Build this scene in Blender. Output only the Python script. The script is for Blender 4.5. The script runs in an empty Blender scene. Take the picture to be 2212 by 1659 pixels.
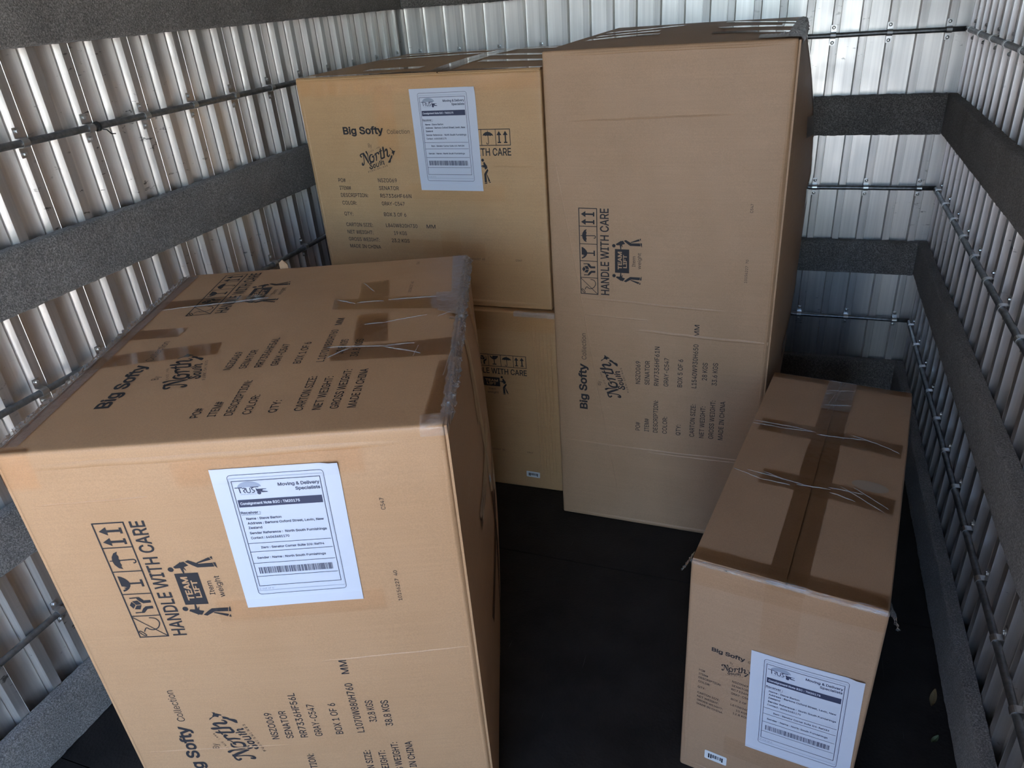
import bpy, math, random
from mathutils import Vector, Matrix, noise

# ------------------------------------------------------------------ scene, camera, light
scene = bpy.context.scene
col = scene.collection
random.seed(7)

W_PX, H_PX = 2212, 1659
CAM_H, CAM_YAW, CAM_PITCH, CAM_ROLL, CAM_F = 1.6846, -0.3818, -0.4913, -0.0812, 1579.27
_cy, _sy, _cp, _sp = math.cos(CAM_YAW), math.sin(CAM_YAW), math.cos(CAM_PITCH), math.sin(CAM_PITCH)
_fwd = Vector((_sy * _cp, _cy * _cp, _sp))
_right = Vector((_cy, -_sy, 0))
_up = _right.cross(_fwd)
_r2 = _right * math.cos(CAM_ROLL) + _up * math.sin(CAM_ROLL)
_u2 = -_right * math.sin(CAM_ROLL) + _up * math.cos(CAM_ROLL)
cam_data = bpy.data.cameras.new('camera')
cam_data.sensor_fit = 'HORIZONTAL'
cam_data.sensor_width = 36.0
cam_data.lens = 36.0 * CAM_F / W_PX
cam_data.clip_start = 0.02
cam = bpy.data.objects.new('camera', cam_data)
col.objects.link(cam)
cam.matrix_world = Matrix(((_r2.x, _u2.x, -_fwd.x, 0), (_r2.y, _u2.y, -_fwd.y, 0), (_r2.z, _u2.z, -_fwd.z, CAM_H), (0, 0, 0, 1)))
scene.camera = cam

world = bpy.data.worlds.new('sky')
scene.world = world
world.use_nodes = True
wn = world.node_tree
wn.nodes.clear()
w_out = wn.nodes.new('ShaderNodeOutputWorld')
w_bg = wn.nodes.new('ShaderNodeBackground')
w_sky = wn.nodes.new('ShaderNodeTexSky')
w_sky.sky_type = 'NISHITA'
w_sky.sun_disc = False
w_sky.sun_elevation = math.radians(42)
w_sky.sun_rotation = math.radians(70)
w_sky.air_density = 1.0
w_sky.dust_density = 1.0
w_sky.ozone_density = 3.0
w_bg.inputs['Strength'].default_value = 0.36
wn.links.new(w_sky.outputs['Color'], w_bg.inputs['Color'])
wn.links.new(w_bg.outputs['Background'], w_out.inputs['Surface'])

sun_data = bpy.data.lights.new('sun', 'SUN')
sun_data.energy = 6.2
sun_data.angle = math.radians(0.6)
sun_data.color = (1.0, 0.93, 0.82)
sun = bpy.data.objects.new('sun', sun_data)
col.objects.link(sun)
SUN_DIR = Vector((0.62, 0.28, 0.73))           # towards the sun: high, from the right of the truck
sun.rotation_euler = SUN_DIR.to_track_quat('Z', 'Y').to_euler()
sun.location = (4, 4, 6)

scene.view_settings.view_transform = 'Standard'
scene.view_settings.look = 'None'
scene.view_settings.gamma = 1.0
scene.view_settings.use_curve_mapping = False
scene.view_settings.exposure = 2.68

# ------------------------------------------------------------------ sizes of the place
XL, XR, YB = -1.6787, 0.5413, 3.2021           # crest planes of the ribbed walls
YD = -1.45                                     # open rear doorway of the truck body
ZC = 2.30                                      # roof
RIB = 0.023                                    # rib depth
BOARD = 0.035                                  # thickness of the carpeted boards
PIPE_R, PIPE_OFF = 0.0085, 0.0135
PIPE_Z = (1.4585, 0.9051, 0.3533)
BOARD_Z = ((1.6532, 1.795), (1.1068, 1.2489), (0.5574, 0.6924))
SKIRT = 0.1624

# ------------------------------------------------------------------ material helpers
def nt(name):
    m = bpy.data.materials.new(name)
    m.use_nodes = True
    n = m.node_tree
    n.nodes.clear()
    return m, n

def N(n, t, **kw):
    x = n.nodes.new(t)
    for k, v in kw.items():
        if k in x.inputs:
            x.inputs[k].default_value = v
        else:
            setattr(x, k, v)
    return x

def ramp(n, stops, interp='LINEAR'):
    r = n.nodes.new('ShaderNodeValToRGB')
    r.color_ramp.interpolation = interp
    e = r.color_ramp.elements
    while len(e) < len(stops):
        e.new(0.5)
    for i, (p, c) in enumerate(stops):
        e[i].position = p
        e[i].color = (c[0], c[1], c[2], 1) if isinstance(c, (tuple, list)) else (c, c, c, 1)
    return r

def coords(n, scale=(1, 1, 1), which='Object'):
    tc = n.nodes.new('ShaderNodeTexCoord')
    mp = n.nodes.new('ShaderNodeMapping')
    mp.inputs['Scale'].default_value = scale
    n.links.new(tc.outputs[which], mp.inputs['Vector'])
    return mp.outputs['Vector']

def noise_tex(n, vec, scale, detail=3, rough=0.55):
    t = n.nodes.new('ShaderNodeTexNoise')
    t.inputs['Scale'].default_value = scale
    t.inputs['Detail'].default_value = detail
    t.inputs['Roughness'].default_value = rough
    n.links.new(vec, t.inputs['Vector'])
    return t

def mixrgb(n, a, b, f, mode='MIX'):
    m = n.nodes.new('ShaderNodeMix')
    m.data_type = 'RGBA'
    m.blend_type = mode
    for sock, v in ((m.inputs[6], a), (m.inputs[7], b), (m.inputs[0], f)):
        if isinstance(v, (int, float)):
            sock.default_value = v
        elif isinstance(v, tuple):
            sock.default_value = (*v, 1)
        else:
            n.links.new(v, sock)
    return m.outputs[2]

def bump(n, h, strength, dist):
    b = n.nodes.new('ShaderNodeBump')
    b.inputs['Strength'].default_value = strength
    b.inputs['Distance'].default_value = dist
    n.links.new(h, b.inputs['Height'])
    return b.outputs['Normal']

def principled(n):
    o = n.nodes.new('ShaderNodeOutputMaterial')
    p = n.nodes.new('ShaderNodeBsdfPrincipled')
    n.links.new(p.outputs['BSDF'], o.inputs['Surface'])
    return p

def plain(name, color, rough=0.6, metal=0.0, spec=0.5):
    m, n = nt(name)
    p = principled(n)
    p.inputs['Base Color'].default_value = (*color, 1)
    p.inputs['Roughness'].default_value = rough
    p.inputs['Metallic'].default_value = metal
    p.inputs['Specular IOR Level'].default_value = spec
    return m

def mat_cardboard(name, base, dark, seed=0.0):
    m, n = nt(name)
    p = principled(n)
    v = coords(n)
    a = noise_tex(n, v, 5 + seed, 4, 0.6)
    r1 = ramp(n, [(0.3, dark), (0.7, base)])
    n.links.new(a.outputs['Fac'], r1.inputs['Fac'])
    b = noise_tex(n, v, 420, 2, 0.6)
    r2 = ramp(n, [(0.32, 0.86), (0.66, 1.0)])
    n.links.new(b.outputs['Fac'], r2.inputs['Fac'])
    c = noise_tex(n, coords(n, (4, 4, 240)), 1.0, 2, 0.5)
    r3 = ramp(n, [(0.35, 0.955), (0.65, 1.0)])
    n.links.new(c.outputs['Fac'], r3.inputs['Fac'])
    x = mixrgb(n, r1.outputs['Color'], r2.outputs['Color'], 1.0, 'MULTIPLY')
    x = mixrgb(n, x, r3.outputs['Color'], 1.0, 'MULTIPLY')
    n.links.new(x, p.inputs['Base Color'])
    p.inputs['Roughness'].default_value = 0.46
    p.inputs['Specular IOR Level'].default_value = 0.40
    d = noise_tex(n, v, 9, 3, 0.5)
    nm = bump(n, d.outputs['Fac'], 0.25, 0.012)
    n.links.new(nm, p.inputs['Normal'])
    return m

def mat_tape(name, tint, rough, bump_s, clear=0.0):
    """thin tinted film: lets light through with a tint, shines at its surface"""
    m, n = nt(name)
    o = n.nodes.new('ShaderNodeOutputMaterial')
    tr = N(n, 'ShaderNodeBsdfTransparent')
    tr.inputs['Color'].default_value = (*tint, 1)
    gl = N(n, 'ShaderNodeBsdfGlossy')
    gl.inputs['Color'].default_value = (0.95, 0.95, 0.95, 1)
    gl.inputs['Roughness'].default_value = rough
    fr = N(n, 'ShaderNodeFresnel')
    fr.inputs['IOR'].default_value = 1.33
    v = coords(n)
    a = noise_tex(n, v, 30, 3, 0.6)
    nm = bump(n, a.outputs['Fac'], bump_s, 0.01)
    n.links.new(nm, gl.inputs['Normal'])
    n.links.new(nm, fr.inputs['Normal'])
    mx = N(n, 'ShaderNodeMixShader')
    n.links.new(fr.outputs['Fac'], mx.inputs['Fac'])
    n.links.new(tr.outputs['BSDF'], mx.inputs[1])
    n.links.new(gl.outputs['BSDF'], mx.inputs[2])
    last = mx
    if clear > 0:                              # milky, crumpled film scatters a little
        df = N(n, 'ShaderNodeBsdfDiffuse')
        df.inputs['Color'].default_value = (0.8, 0.8, 0.8, 1)
        m2 = N(n, 'ShaderNodeMixShader')
        m2.inputs['Fac'].default_value = clear
        n.links.new(mx.outputs['Shader'], m2.inputs[1])
        n.links.new(df.outputs['BSDF'], m2.inputs[2])
        last = m2
    n.links.new(last.outputs['Shader'], o.inputs['Surface'])
    return m

def mat_aluminium(name='ribbed_aluminium', lo=(0.73, 0.70, 0.675), hi=(0.89, 0.855, 0.825), metal=0.92, rough=(0.32, 0.44), rub_lo=0.66):
    m, n = nt(name)
    p = principled(n)
    v = coords(n, which='Generated')
    g = n.nodes.new('ShaderNodeNewGeometry')
    mp = n.nodes.new('ShaderNodeMapping')
    mp.inputs['Scale'].default_value = (60, 60, 1.2)
    n.links.new(g.outputs['Position'], mp.inputs['Vector'])
    streak = noise_tex(n, mp.outputs['Vector'], 1.5, 4, 0.6)
    r1 = ramp(n, [(0.3, lo), (0.7, hi)])
    n.links.new(streak.outputs['Fac'], r1.inputs['Fac'])
    # black rub marks left by cargo: short slanting dashes
    mp2 = n.nodes.new('ShaderNodeMapping')
    mp2.inputs['Scale'].default_value = (22, 22, 60)
    mp2.inputs['Rotation'].default_value = (0.3, 0.25, 0)
    n.links.new(g.outputs['Position'], mp2.inputs['Vector'])
    rub = noise_tex(n, mp2.outputs['Vector'], 1.0, 3, 0.65)
    r2 = ramp(n, [(rub_lo, 1.0), (rub_lo + 0.06, 0.30)])
    n.links.new(rub.outputs['Fac'], r2.inputs['Fac'])
    blot = noise_tex(n, g.outputs['Position'], 2.1, 2, 0.5)
    r3 = ramp(n, [(0.50, 0.0), (0.62, 1.0)])
    n.links.new(blot.outputs['Fac'], r3.inputs['Fac'])
    x = mixrgb(n, r1.outputs['Color'], r2.outputs['Color'], r3.outputs['Color'], 'MULTIPLY')
    n.links.new(x, p.inputs['Base Color'])
    p.inputs['Metallic'].default_value = metal
    smear = noise_tex(n, g.outputs['Position'], 7, 4, 0.6)
    r4 = ramp(n, [(0.3, rough[0]), (0.7, rough[1])])
    n.links.new(smear.outputs['Fac'], r4.inputs['Fac'])
    n.links.new(r4.outputs['Color'], p.inputs['Roughness'])
    nm = bump(n, streak.outputs['Fac'], 0.03, 0.003)
    n.links.new(nm, p.inputs['Normal'])
    return m

def mat_carpet():
    m, n = nt('grey_carpet')
    p = principled(n)
    g = n.nodes.new('ShaderNodeNewGeometry')
    a = noise_tex(n, g.outputs['Position'], 260, 3, 0.7)
    r1 = ramp(n, [(0.30, (0.062, 0.057, 0.052)), (0.52, (0.208, 0.188, 0.173)), (0.75, (0.48, 0.44, 0.405))])
    n.links.new(a.outputs['Fac'], r1.inputs['Fac'])
    b = noise_tex(n, g.outputs['Position'], 6, 3, 0.6)
    r2 = ramp(n, [(0.3, 0.75), (0.7, 1.1)])
    n.links.new(b.outputs['Fac'], r2.inputs['Fac'])
    x = mixrgb(n, r1.outputs['Color'], r2.outputs['Color'], 1.0, 'MULTIPLY')
    n.links.new(x, p.inputs['Base Color'])
    p.inputs['Roughness'].default_value = 0.95
    p.inputs['Specular IOR Level'].default_value = 0.1
    p.inputs['Sheen Weight'].default_value = 0.25
    nm = bump(n, a.outputs['Fac'], 0.9, 0.004)
    n.links.new(nm, p.inputs['Normal'])
    return m

def mat_floor():
    m, n = nt('black_floor_sheet')
    p = principled(n)
    v = coords(n)
    a = noise_tex(n, v, 6, 4, 0.6)
    r1 = ramp(n, [(0.3, (0.011, 0.0095, 0.009)), (0.75, (0.026, 0.022, 0.020))])
    n.links.new(a.outputs['Fac'], r1.inputs['Fac'])
    sc = noise_tex(n, coords(n, (160, 6, 1)), 1.0, 2, 0.5)
    r2 = ramp(n, [(0.74, 0.0), (0.80, 0.05)])
    n.links.new(sc.outputs['Fac'], r2.inputs['Fac'])
    x = mixrgb(n, r1.outputs['Color'], r2.outputs['Color'], 1.0, 'ADD')
    n.links.new(x, p.inputs['Base Color'])
    p.inputs['Roughness'].default_value = 0.6
    p.inputs['Specular IOR Level'].default_value = 0.25
    vo = n.nodes.new('ShaderNodeTexVoronoi')
    vo.inputs['Scale'].default_value = 140
    n.links.new(v, vo.inputs['Vector'])
    nm = bump(n, vo.outputs['Distance'], 0.35, 0.002)
    n.links.new(nm, p.inputs['Normal'])
    return m

def mat_roof():
    m, n = nt('translucent_roof_sheet')
    o = n.nodes.new('ShaderNodeOutputMaterial')
    d = N(n, 'ShaderNodeBsdfDiffuse')
    d.inputs['Color'].default_value = (0.42, 0.42, 0.42, 1)
    t = N(n, 'ShaderNodeBsdfTranslucent')
    t.inputs['Color'].default_value = (0.60, 0.52, 0.36, 1)
    mx = N(n, 'ShaderNodeMixShader')
    mx.inputs['Fac'].default_value = 0.04
    n.links.new(d.outputs['BSDF'], mx.inputs[1])
    n.links.new(t.outputs['BSDF'], mx.inputs[2])
    n.links.new(mx.outputs['Shader'], o.inputs['Surface'])
    return m

def mat_galvanised():
    m, n = nt('galvanised_steel')
    p = principled(n)
    g = n.nodes.new('ShaderNodeNewGeometry')
    a = noise_tex(n, g.outputs['Position'], 60, 3, 0.6)
    r = ramp(n, [(0.3, (0.17, 0.175, 0.18)), (0.7, (0.30, 0.305, 0.31))])
    n.links.new(a.outputs['Fac'], r.inputs['Fac'])
    n.links.new(r.outputs['Color'], p.inputs['Base Color'])
    p.inputs['Metallic'].default_value = 0.85
    p.inputs['Roughness'].default_value = 0.42
    return m

M = {
    'card_a': mat_cardboard('cardboard_tan', (0.550, 0.315, 0.166), (0.510, 0.286, 0.146)),
    'card_b': mat_cardboard('cardboard_golden', (0.60, 0.360, 0.175), (0.55, 0.322, 0.152), 1.3),
    'card_c': mat_cardboard('cardboard_dusty', (0.485, 0.298, 0.175), (0.445, 0.270, 0.154), 2.1),
    'card_e': mat_cardboard('cardboard_brown', (0.435, 0.272, 0.168), (0.395, 0.242, 0.148), 0.7),
    'ink': plain('black_print_ink', (0.030, 0.027, 0.030), 0.65, 0, 0.3),
    'label_ink': plain('label_print_ink', (0.050, 0.055, 0.10), 0.55, 0, 0.3),
    'label_grey': plain('label_grey_ink', (0.33, 0.36, 0.45), 0.55, 0, 0.3),
    'paper': plain('white_paper', (0.60, 0.615, 0.69), 0.5, 0, 0.4),
    'sticker': plain('white_sticker', (0.72, 0.73, 0.74), 0.35, 0, 0.5),
    'tape': mat_tape('brown_tint_tape', (0.985, 0.965, 0.935), 0.07, 0.015),
    'tape_pale': mat_tape('clear_tape', (0.99, 0.98, 0.965), 0.07, 0.015),
    'film': mat_tape('crumpled_film', (0.99, 0.985, 0.98), 0.12, 0.35, 0.10),
    'film_white': mat_tape('crushed_film', (0.99, 0.99, 0.985), 0.13, 0.3, 0.24),
    'film_bright': mat_tape('white_crushed_film', (0.99, 0.99, 0.985), 0.15, 0.3, 0.62),
    'alu': mat_aluminium(),
    'alu_worn': mat_aluminium('rubbed_aluminium', (0.58, 0.555, 0.535), (0.74, 0.71, 0.69), 0.88, (0.34, 0.47), 0.62),
    'carpet': mat_carpet(),
    'floor': mat_floor(),
    'roof': mat_roof(),
    'steel': mat_galvanised(),
    'strap': plain('zinc_strap', (0.62, 0.62, 0.62), 0.32, 0.95),
    'screw': plain('zinc_screw', (0.70, 0.70, 0.69), 0.30, 0.95),
    'dark': plain('dark_backing', (0.03, 0.03, 0.03), 0.8),
    'ground': plain('pale_concrete', (0.56, 0.535, 0.48), 0.9),
    'shade_block': plain('dark_shade_block', (0.055, 0.055, 0.062), 0.9),  # for the unseen blocks added outside to shade the doorway
    'string': plain('black_twine', (0.015, 0.015, 0.015), 0.8),
    'leaf': plain('dry_leaf', (0.22, 0.15, 0.07), 0.8),
    'leaf_green': plain('green_leaf', (0.09, 0.12, 0.06), 0.7),
    'chip': plain('pale_wood_chip', (0.50, 0.42, 0.32), 0.8),
    'grime': plain('grey_scuff', (0.33, 0.255, 0.195), 0.6),
}

# ------------------------------------------------------------------ mesh helpers
class MB:
    def __init__(self):
        self.v, self.f = [], []

    def add(self, verts, faces):
        b = len(self.v)
        self.v.extend([tuple(p) for p in verts])
        self.f.extend([tuple(i + b for i in f) for f in faces])

    def box(self, lo, hi):
        (x0, y0, z0), (x1, y1, z1) = lo, hi
        self.add([(x0, y0, z0), (x1, y0, z0), (x1, y1, z0), (x0, y1, z0), (x0, y0, z1), (x1, y0, z1), (x1, y1, z1), (x0, y1, z1)],
                 [(0, 3, 2, 1), (4, 5, 6, 7), (0, 1, 5, 4), (1, 2, 6, 5), (2, 3, 7, 6), (3, 0, 4, 7)])

    def tube(self, pts, r, seg=12, cap=True):
        rings = []
        for i, p in enumerate(pts):
            p = Vector(p)
            d = (Vector(pts[min(i + 1, len(pts) - 1)]) - Vector(pts[max(i - 1, 0)])).normalized()
            a = d.cross(Vector((0, 0, 1)))
            if a.length < 1e-4:
                a = d.cross(Vector((1, 0, 0)))
            a.normalize()
            b = d.cross(a)
            rings.append([p + (a * math.cos(t) + b * math.sin(t)) * r for t in [2 * math.pi * k / seg for k in range(seg)]])
        b0 = len(self.v)
        for rg in rings:
            self.v.extend([tuple(q) for q in rg])
        for i in range(len(rings) - 1):
            for k in range(seg):
                k2 = (k + 1) % seg
                self.f.append((b0 + i * seg + k, b0 + i * seg + k2, b0 + (i + 1) * seg + k2, b0 + (i + 1) * seg + k))
        if cap:
            self.f.append(tuple(b0 + k for k in range(seg))[::-1])
            self.f.append(tuple(b0 + (len(rings) - 1) * seg + k for k in range(seg)))

    def mesh(self, name, mat, smooth=False):
        me = bpy.data.meshes.new(name)
        me.from_pydata(self.v, [], self.f)
        me.materials.append(M[mat])
        if smooth:
            me.polygons.foreach_set('use_smooth', [True] * len(me.polygons))
        me.update()
        return me

    def build(self, name, mat, parent=None, smooth=False, label=None):
        return link(name, self.mesh(name, mat, smooth), parent, label)


def link(name, me, parent=None, label=None):
    o = bpy.data.objects.new(name, me)
    col.objects.link(o)
    if parent is not None:
        o.parent = parent
    if label:
        o['label'] = label
    return o


def empty(name, loc=(0, 0, 0), rz=0.0):
    o = bpy.data.objects.new(name, None)
    o.empty_display_size = 0.1
    col.objects.link(o)
    o.location = loc
    o.rotation_euler = (0, 0, rz)
    return o


def tag(o, label, cat, group=None):
    o['label'] = label
    o['category'] = cat
    if group:
        o['group'] = group
    return o


def struct(o, label=None):
    o['kind'] = 'structure'
    if label:
        o['label'] = label
    return o

# ------------------------------------------------------------------ 2-D artwork helpers (all in millimetres)
_text_cache = {}
try:                                            # the sans-serif face that ships inside Blender; the built-in face otherwise
    import os
    FACE = bpy.data.fonts.load(os.path.join(bpy.utils.system_resource('DATAFILES', path='fonts'), 'Inter.woff2'))
except Exception:
    FACE = None

def fill_outline(pts, edges, grow=0.0):
    """fill closed outlines by winding number, so that overlapping contours of a glyph stay solid"""
    from mathutils.geometry import delaunay_2d_cdt
    nxt = {}
    for a, b in edges:
        nxt.setdefault(a, []).append(b)
        nxt.setdefault(b, []).append(a)
    loops, seen = [], set()
    for a in range(len(pts)):                   # outlines are stored point after point, in drawing order
        if a in seen or a not in nxt:
            continue
        loop, p, q = [a], a, (a + 1 if a + 1 in nxt[a] else nxt[a][0])
        seen.add(a)
        while q != a and q not in seen:
            loop.append(q)
            seen.add(q)
            r = [x for x in nxt[q] if x != p]
            p, q = q, (r[0] if r else a)
        loops.append(loop)
    if grow and loops:                          # heavier strokes: push every contour outwards
        def area(lp):
            return sum(pts[lp[k - 1]][0] * pts[lp[k]][1] - pts[lp[k]][0] * pts[lp[k - 1]][1] for k in range(len(lp)))
        sgn = 1 if area(max(loops, key=lambda lp: abs(area(lp)))) > 0 else -1
        new = list(pts)
        for lp in loops:
            m = len(lp)
            for k in range(m):
                (xa, ya), (xb, yb), (xc, yc) = pts[lp[k - 1]], pts[lp[k]], pts[lp[(k + 1) % m]]
                l1, l2 = math.hypot(xb - xa, yb - ya) or 1, math.hypot(xc - xb, yc - yb) or 1
                n1, n2 = ((yb - ya) / l1, -(xb - xa) / l1), ((yc - yb) / l2, -(xc - xb) / l2)
                mx, my = n1[0] + n2[0], n1[1] + n2[1]
                q = max(0.45, (mx * mx + my * my) / 2)
                new[lp[k]] = (xb + sgn * mx / q * grow, yb + sgn * my / q * grow)
        pts = new
    V, _e, F, _a, _b, _c = delaunay_2d_cdt([Vector(p) for p in pts], edges, [], 0, 1e-4)
    segs = []
    for lp in loops:
        for k in range(len(lp)):
            (x0, y0), (x1, y1) = pts[lp[k]], pts[lp[(k + 1) % len(lp)]]
            if y0 != y1:
                segs.append((x0, y0, x1, y1))
    keep = []
    for f in F:
        cx = sum(V[i].x for i in f) / len(f)
        cy = sum(V[i].y for i in f) / len(f)
        w = 0
        for x0, y0, x1, y1 in segs:
            if (y0 <= cy) != (y1 <= cy) and x0 + (cy - y0) / (y1 - y0) * (x1 - x0) > cx:
                w += 1 if y1 > y0 else -1
        if w:
            keep.append(tuple(f))
    return [(v.x, v.y) for v in V], keep

def text_mesh(s, bold):
    key = (s, bold)
    if key in _text_cache:
        return _text_cache[key]
    c = bpy.data.curves.new('lettering', 'FONT')
    c.body = s
    c.size = 100.0
    if FACE:
        c.font = FACE
    c.resolution_u = 3
    c.fill_mode = 'NONE'
    o = bpy.data.objects.new('lettering', c)
    me = bpy.data.meshes.new_from_object(o)
    pts = [(v.co.x, v.co.y) for v in me.vertices]
    edges = [tuple(e.vertices) for e in me.edges]
    bpy.data.objects.remove(o)
    bpy.data.curves.remove(c)
    bpy.data.meshes.remove(me)
    vs, fs = fill_outline(pts, edges, bold * 100)
    _text_cache[key] = (vs, fs)
    return vs, fs

_capH = {}

def text(out, s, u, v, width, cap, bold=0.0, rot=0.0, spread=None):
    """lettering with its left end at u, baseline v, fitted to a width and a capital height"""
    if spread:                                  # widely spaced letters, one by one
        n = len(s)
        for i, ch in enumerate(s):
            if ch == ' ':
                continue
            d = width * i / max(n - 1, 1)
            text(out, ch, u + d * math.cos(rot), v + d * math.sin(rot), spread * (0.4 if ch in 'I1' else 1), cap, bold, rot)
        return
    vs, fs = text_mesh(s, bold)
    if bold not in _capH:
        hv, _ = text_mesh('H', bold)
        _capH[bold] = (min(p[1] for p in hv), max(p[1] for p in hv))
    lo, hi = _capH[bold]
    x0, x1 = min(p[0] for p in vs), max(p[0] for p in vs)
    sx = width / (x1 - x0)
    sy = cap / (hi - lo)
    ca, sa = math.cos(rot), math.sin(rot)
    pts = []
    for p in vs:
        a, b = (p[0] - x0) * sx, (p[1] - lo) * sy
        pts.append((u + a * ca - b * sa, v + a * sa + b * ca))
    out.append((pts, fs))

def poly(out, pts):
    from mathutils.geometry import tessellate_polygon
    tris = tessellate_polygon([[Vector((p[0], p[1], 0)) for p in pts]])
    out.append((list(pts), [tuple(t) for t in tris]))

def rect(out, u0, v0, u1, v1):
    a, b = max(1, min(40, int(abs(u1 - u0) / 9))), max(1, min(40, int(abs(v1 - v0) / 9)))
    pts = [(u0 + (u1 - u0) * i / a, v0 + (v1 - v0) * j / b) for i in range(a + 1) for j in range(b + 1)]
    out.append((pts, [(i * (b + 1) + j, (i + 1) * (b + 1) + j, (i + 1) * (b + 1) + j + 1, i * (b + 1) + j + 1) for i in range(a) for j in range(b)]))

def disc(out, u, v, r, seg=18):
    out.append(([(u + r * math.cos(2 * math.pi * k / seg), v + r * math.sin(2 * math.pi * k / seg)) for k in range(seg)], [tuple(range(seg))]))

def smooth_line(pts, n=6):
    if len(pts) < 3:
        return [tuple(p) for p in pts]
    P = [pts[0]] + list(pts) + [pts[-1]]
    out = []
    for i in range(1, len(P) - 2):
        for k in range(n):
            t = k / n
            q = []
            for a, b, c, d in zip(P[i - 1], P[i], P[i + 1], P[i + 2]):
                q.append(0.5 * (2 * b + (c - a) * t + (2 * a - 5 * b + 4 * c - d) * t * t + (3 * b - a - 3 * c + d) * t ** 3))
            out.append(tuple(q))
    out.append(tuple(pts[-1]))
    return out

def stroke(out, pts, width=None, curve=True):
    """a pen stroke; points may carry their own width as a third value"""
    p3 = [p if len(p) == 3 else (p[0], p[1], width) for p in pts]
    if curve:
        p3 = smooth_line(p3)
    else:
        q3 = []
        for a, b in zip(p3[:-1], p3[1:]):
            m = max(1, int(math.hypot(b[0] - a[0], b[1] - a[1]) / 9))
            q3 += [tuple(a[k] + (b[k] - a[k]) * i / m for k in range(3)) for i in range(m)]
        p3 = q3 + [p3[-1]]
    vs, fs = [], []
    for i, p in enumerate(p3):
        a, b = p3[max(i - 1, 0)], p3[min(i + 1, len(p3) - 1)]
        dx, dy = b[0] - a[0], b[1] - a[1]
        L = math.hypot(dx, dy) or 1
        nx, ny = -dy / L * max(p[2], 0.3) / 2, dx / L * max(p[2], 0.3) / 2
        vs += [(p[0] + nx, p[1] + ny), (p[0] - nx, p[1] - ny)]
    for i in range(len(p3) - 1):
        fs.append((2 * i, 2 * i + 1, 2 * i + 3, 2 * i + 2))
    out.append((vs, fs))
    if p3[0][2] > 3:
        disc(out, p3[0][0], p3[0][1], p3[0][2] / 2, 10)
    if p3[-1][2] > 3:
        disc(out, p3[-1][0], p3[-1][1], p3[-1][2] / 2, 10)

def frame(out, u0, v0, u1, v1, w):
    rect(out, u0, v0, u1, v0 + w)
    rect(out, u0, v1 - w, u1, v1)
    rect(out, u0, v0 + w, u0 + w, v1 - w)
    rect(out, u1 - w, v0 + w, u1, v1 - w)

# the five handling pictograms and the line below them: u 0..278, v 0..57 and below
def art_symbols():
    o = []
    frame(o, 0, 0, 278, 58, 2.6)
    for u in (55.8, 111.0, 165.8, 221.5):
        rect(o, u - 1.1, 2, u + 1.1, 56)
    for cu in (259, 235):
        poly(o, [(cu, 50.5), (cu - 9.3, 36), (cu + 9.3, 36)])
        rect(o, cu - 2.5, 12, cu + 2.5, 36.5)
        rect(o, cu - 6.6, 8.6, cu + 6.6, 13)
    poly(o, [(212.9, 33.0), (209.4, 40.8), (200.9, 46.4), (191.7, 48.4), (182.9, 46.9), (174.7, 41.6), (171.5, 34.0), (177.5, 36.1), (181.9, 33.7),
             (187.2, 35.5), (191.6, 33.9), (196.4, 35.3), (201.3, 33.6), (206.6, 35.8)])
    stroke(o, [(191.7, 52.8), (191.8, 47)], 2.2, False)
    stroke(o, [(192.1, 34.8), (192.9, 12.3), (192.1, 7.5), (189.1, 5.9), (185.5, 7.6), (185.0, 11.5)], 2.5)
    poly(o, [(155.7, 50.9), (154.3, 46.0), (149.2, 39.3), (142.9, 34.6), (137.2, 32.8), (130.6, 34.5), (124.4, 38.6), (119.7, 45.0), (117.8, 50.8),
             (122.2, 50.9), (124.5, 44.5), (127.2, 48.0), (128.3, 41.2), (130.4, 46.6), (131.0, 51.0)])
    stroke(o, [(136.8, 34), (137.1, 12.0)], 3.8, False)
    rect(o, 128.4, 8.6, 145.6, 13)
    for q in ([(83.8, 50.8), (92.3, 45.1), (84.0, 39.5), (75.1, 46.1)], [(93.4, 43.3), (94.9, 33.2), (85.0, 28.1), (84.1, 38.0)],
              [(82.5, 38.2), (83.0, 28.5), (72.5, 33.7), (73.6, 44.2)]):
        poly(o, q)
    poly(o, [(103.0, 33.0), (102.8, 27.7), (94.1, 21.0), (94.7, 8.3), (88.3, 8.4), (87.3, 23.7), (92.6, 29.9), (98.1, 33.1)])
    poly(o, [(62.8, 32.9), (63.8, 28.2), (72.8, 20.1), (73.5, 8.5), (79.9, 8.5), (79.4, 21.9), (74.9, 27.8), (67.7, 32.6)])
    stroke(o, [(100.9, 46.2), (101.8, 31.6)], 2.6, False)
    stroke(o, [(64.3, 45.8), (64.9, 30.9)], 2.6, False)
    stroke(o, [(54.5, 57), (1.5, 1.5)], 1.8, False)
    stroke(o, [(15.3, 44.0), (24.9, 37.4), (20.7, 31.5), (19.5, 24.5), (23.3, 15.5), (32.4, 9.4), (40.7, 8.8), (48.2, 14.0), (50.5, 24.5)], 2.2)
    stroke(o, [(15.5, 54.6), (17.0, 51.2), (11.4, 45.7), (5.8, 42.8), (4.7, 45.9), (9.0, 50.8), (15.5, 54.6)], 2.0)
    text(o, 'HANDLE WITH CARE', 1.5, -35.5, 276, 27, 0.014)
    return o

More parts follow.
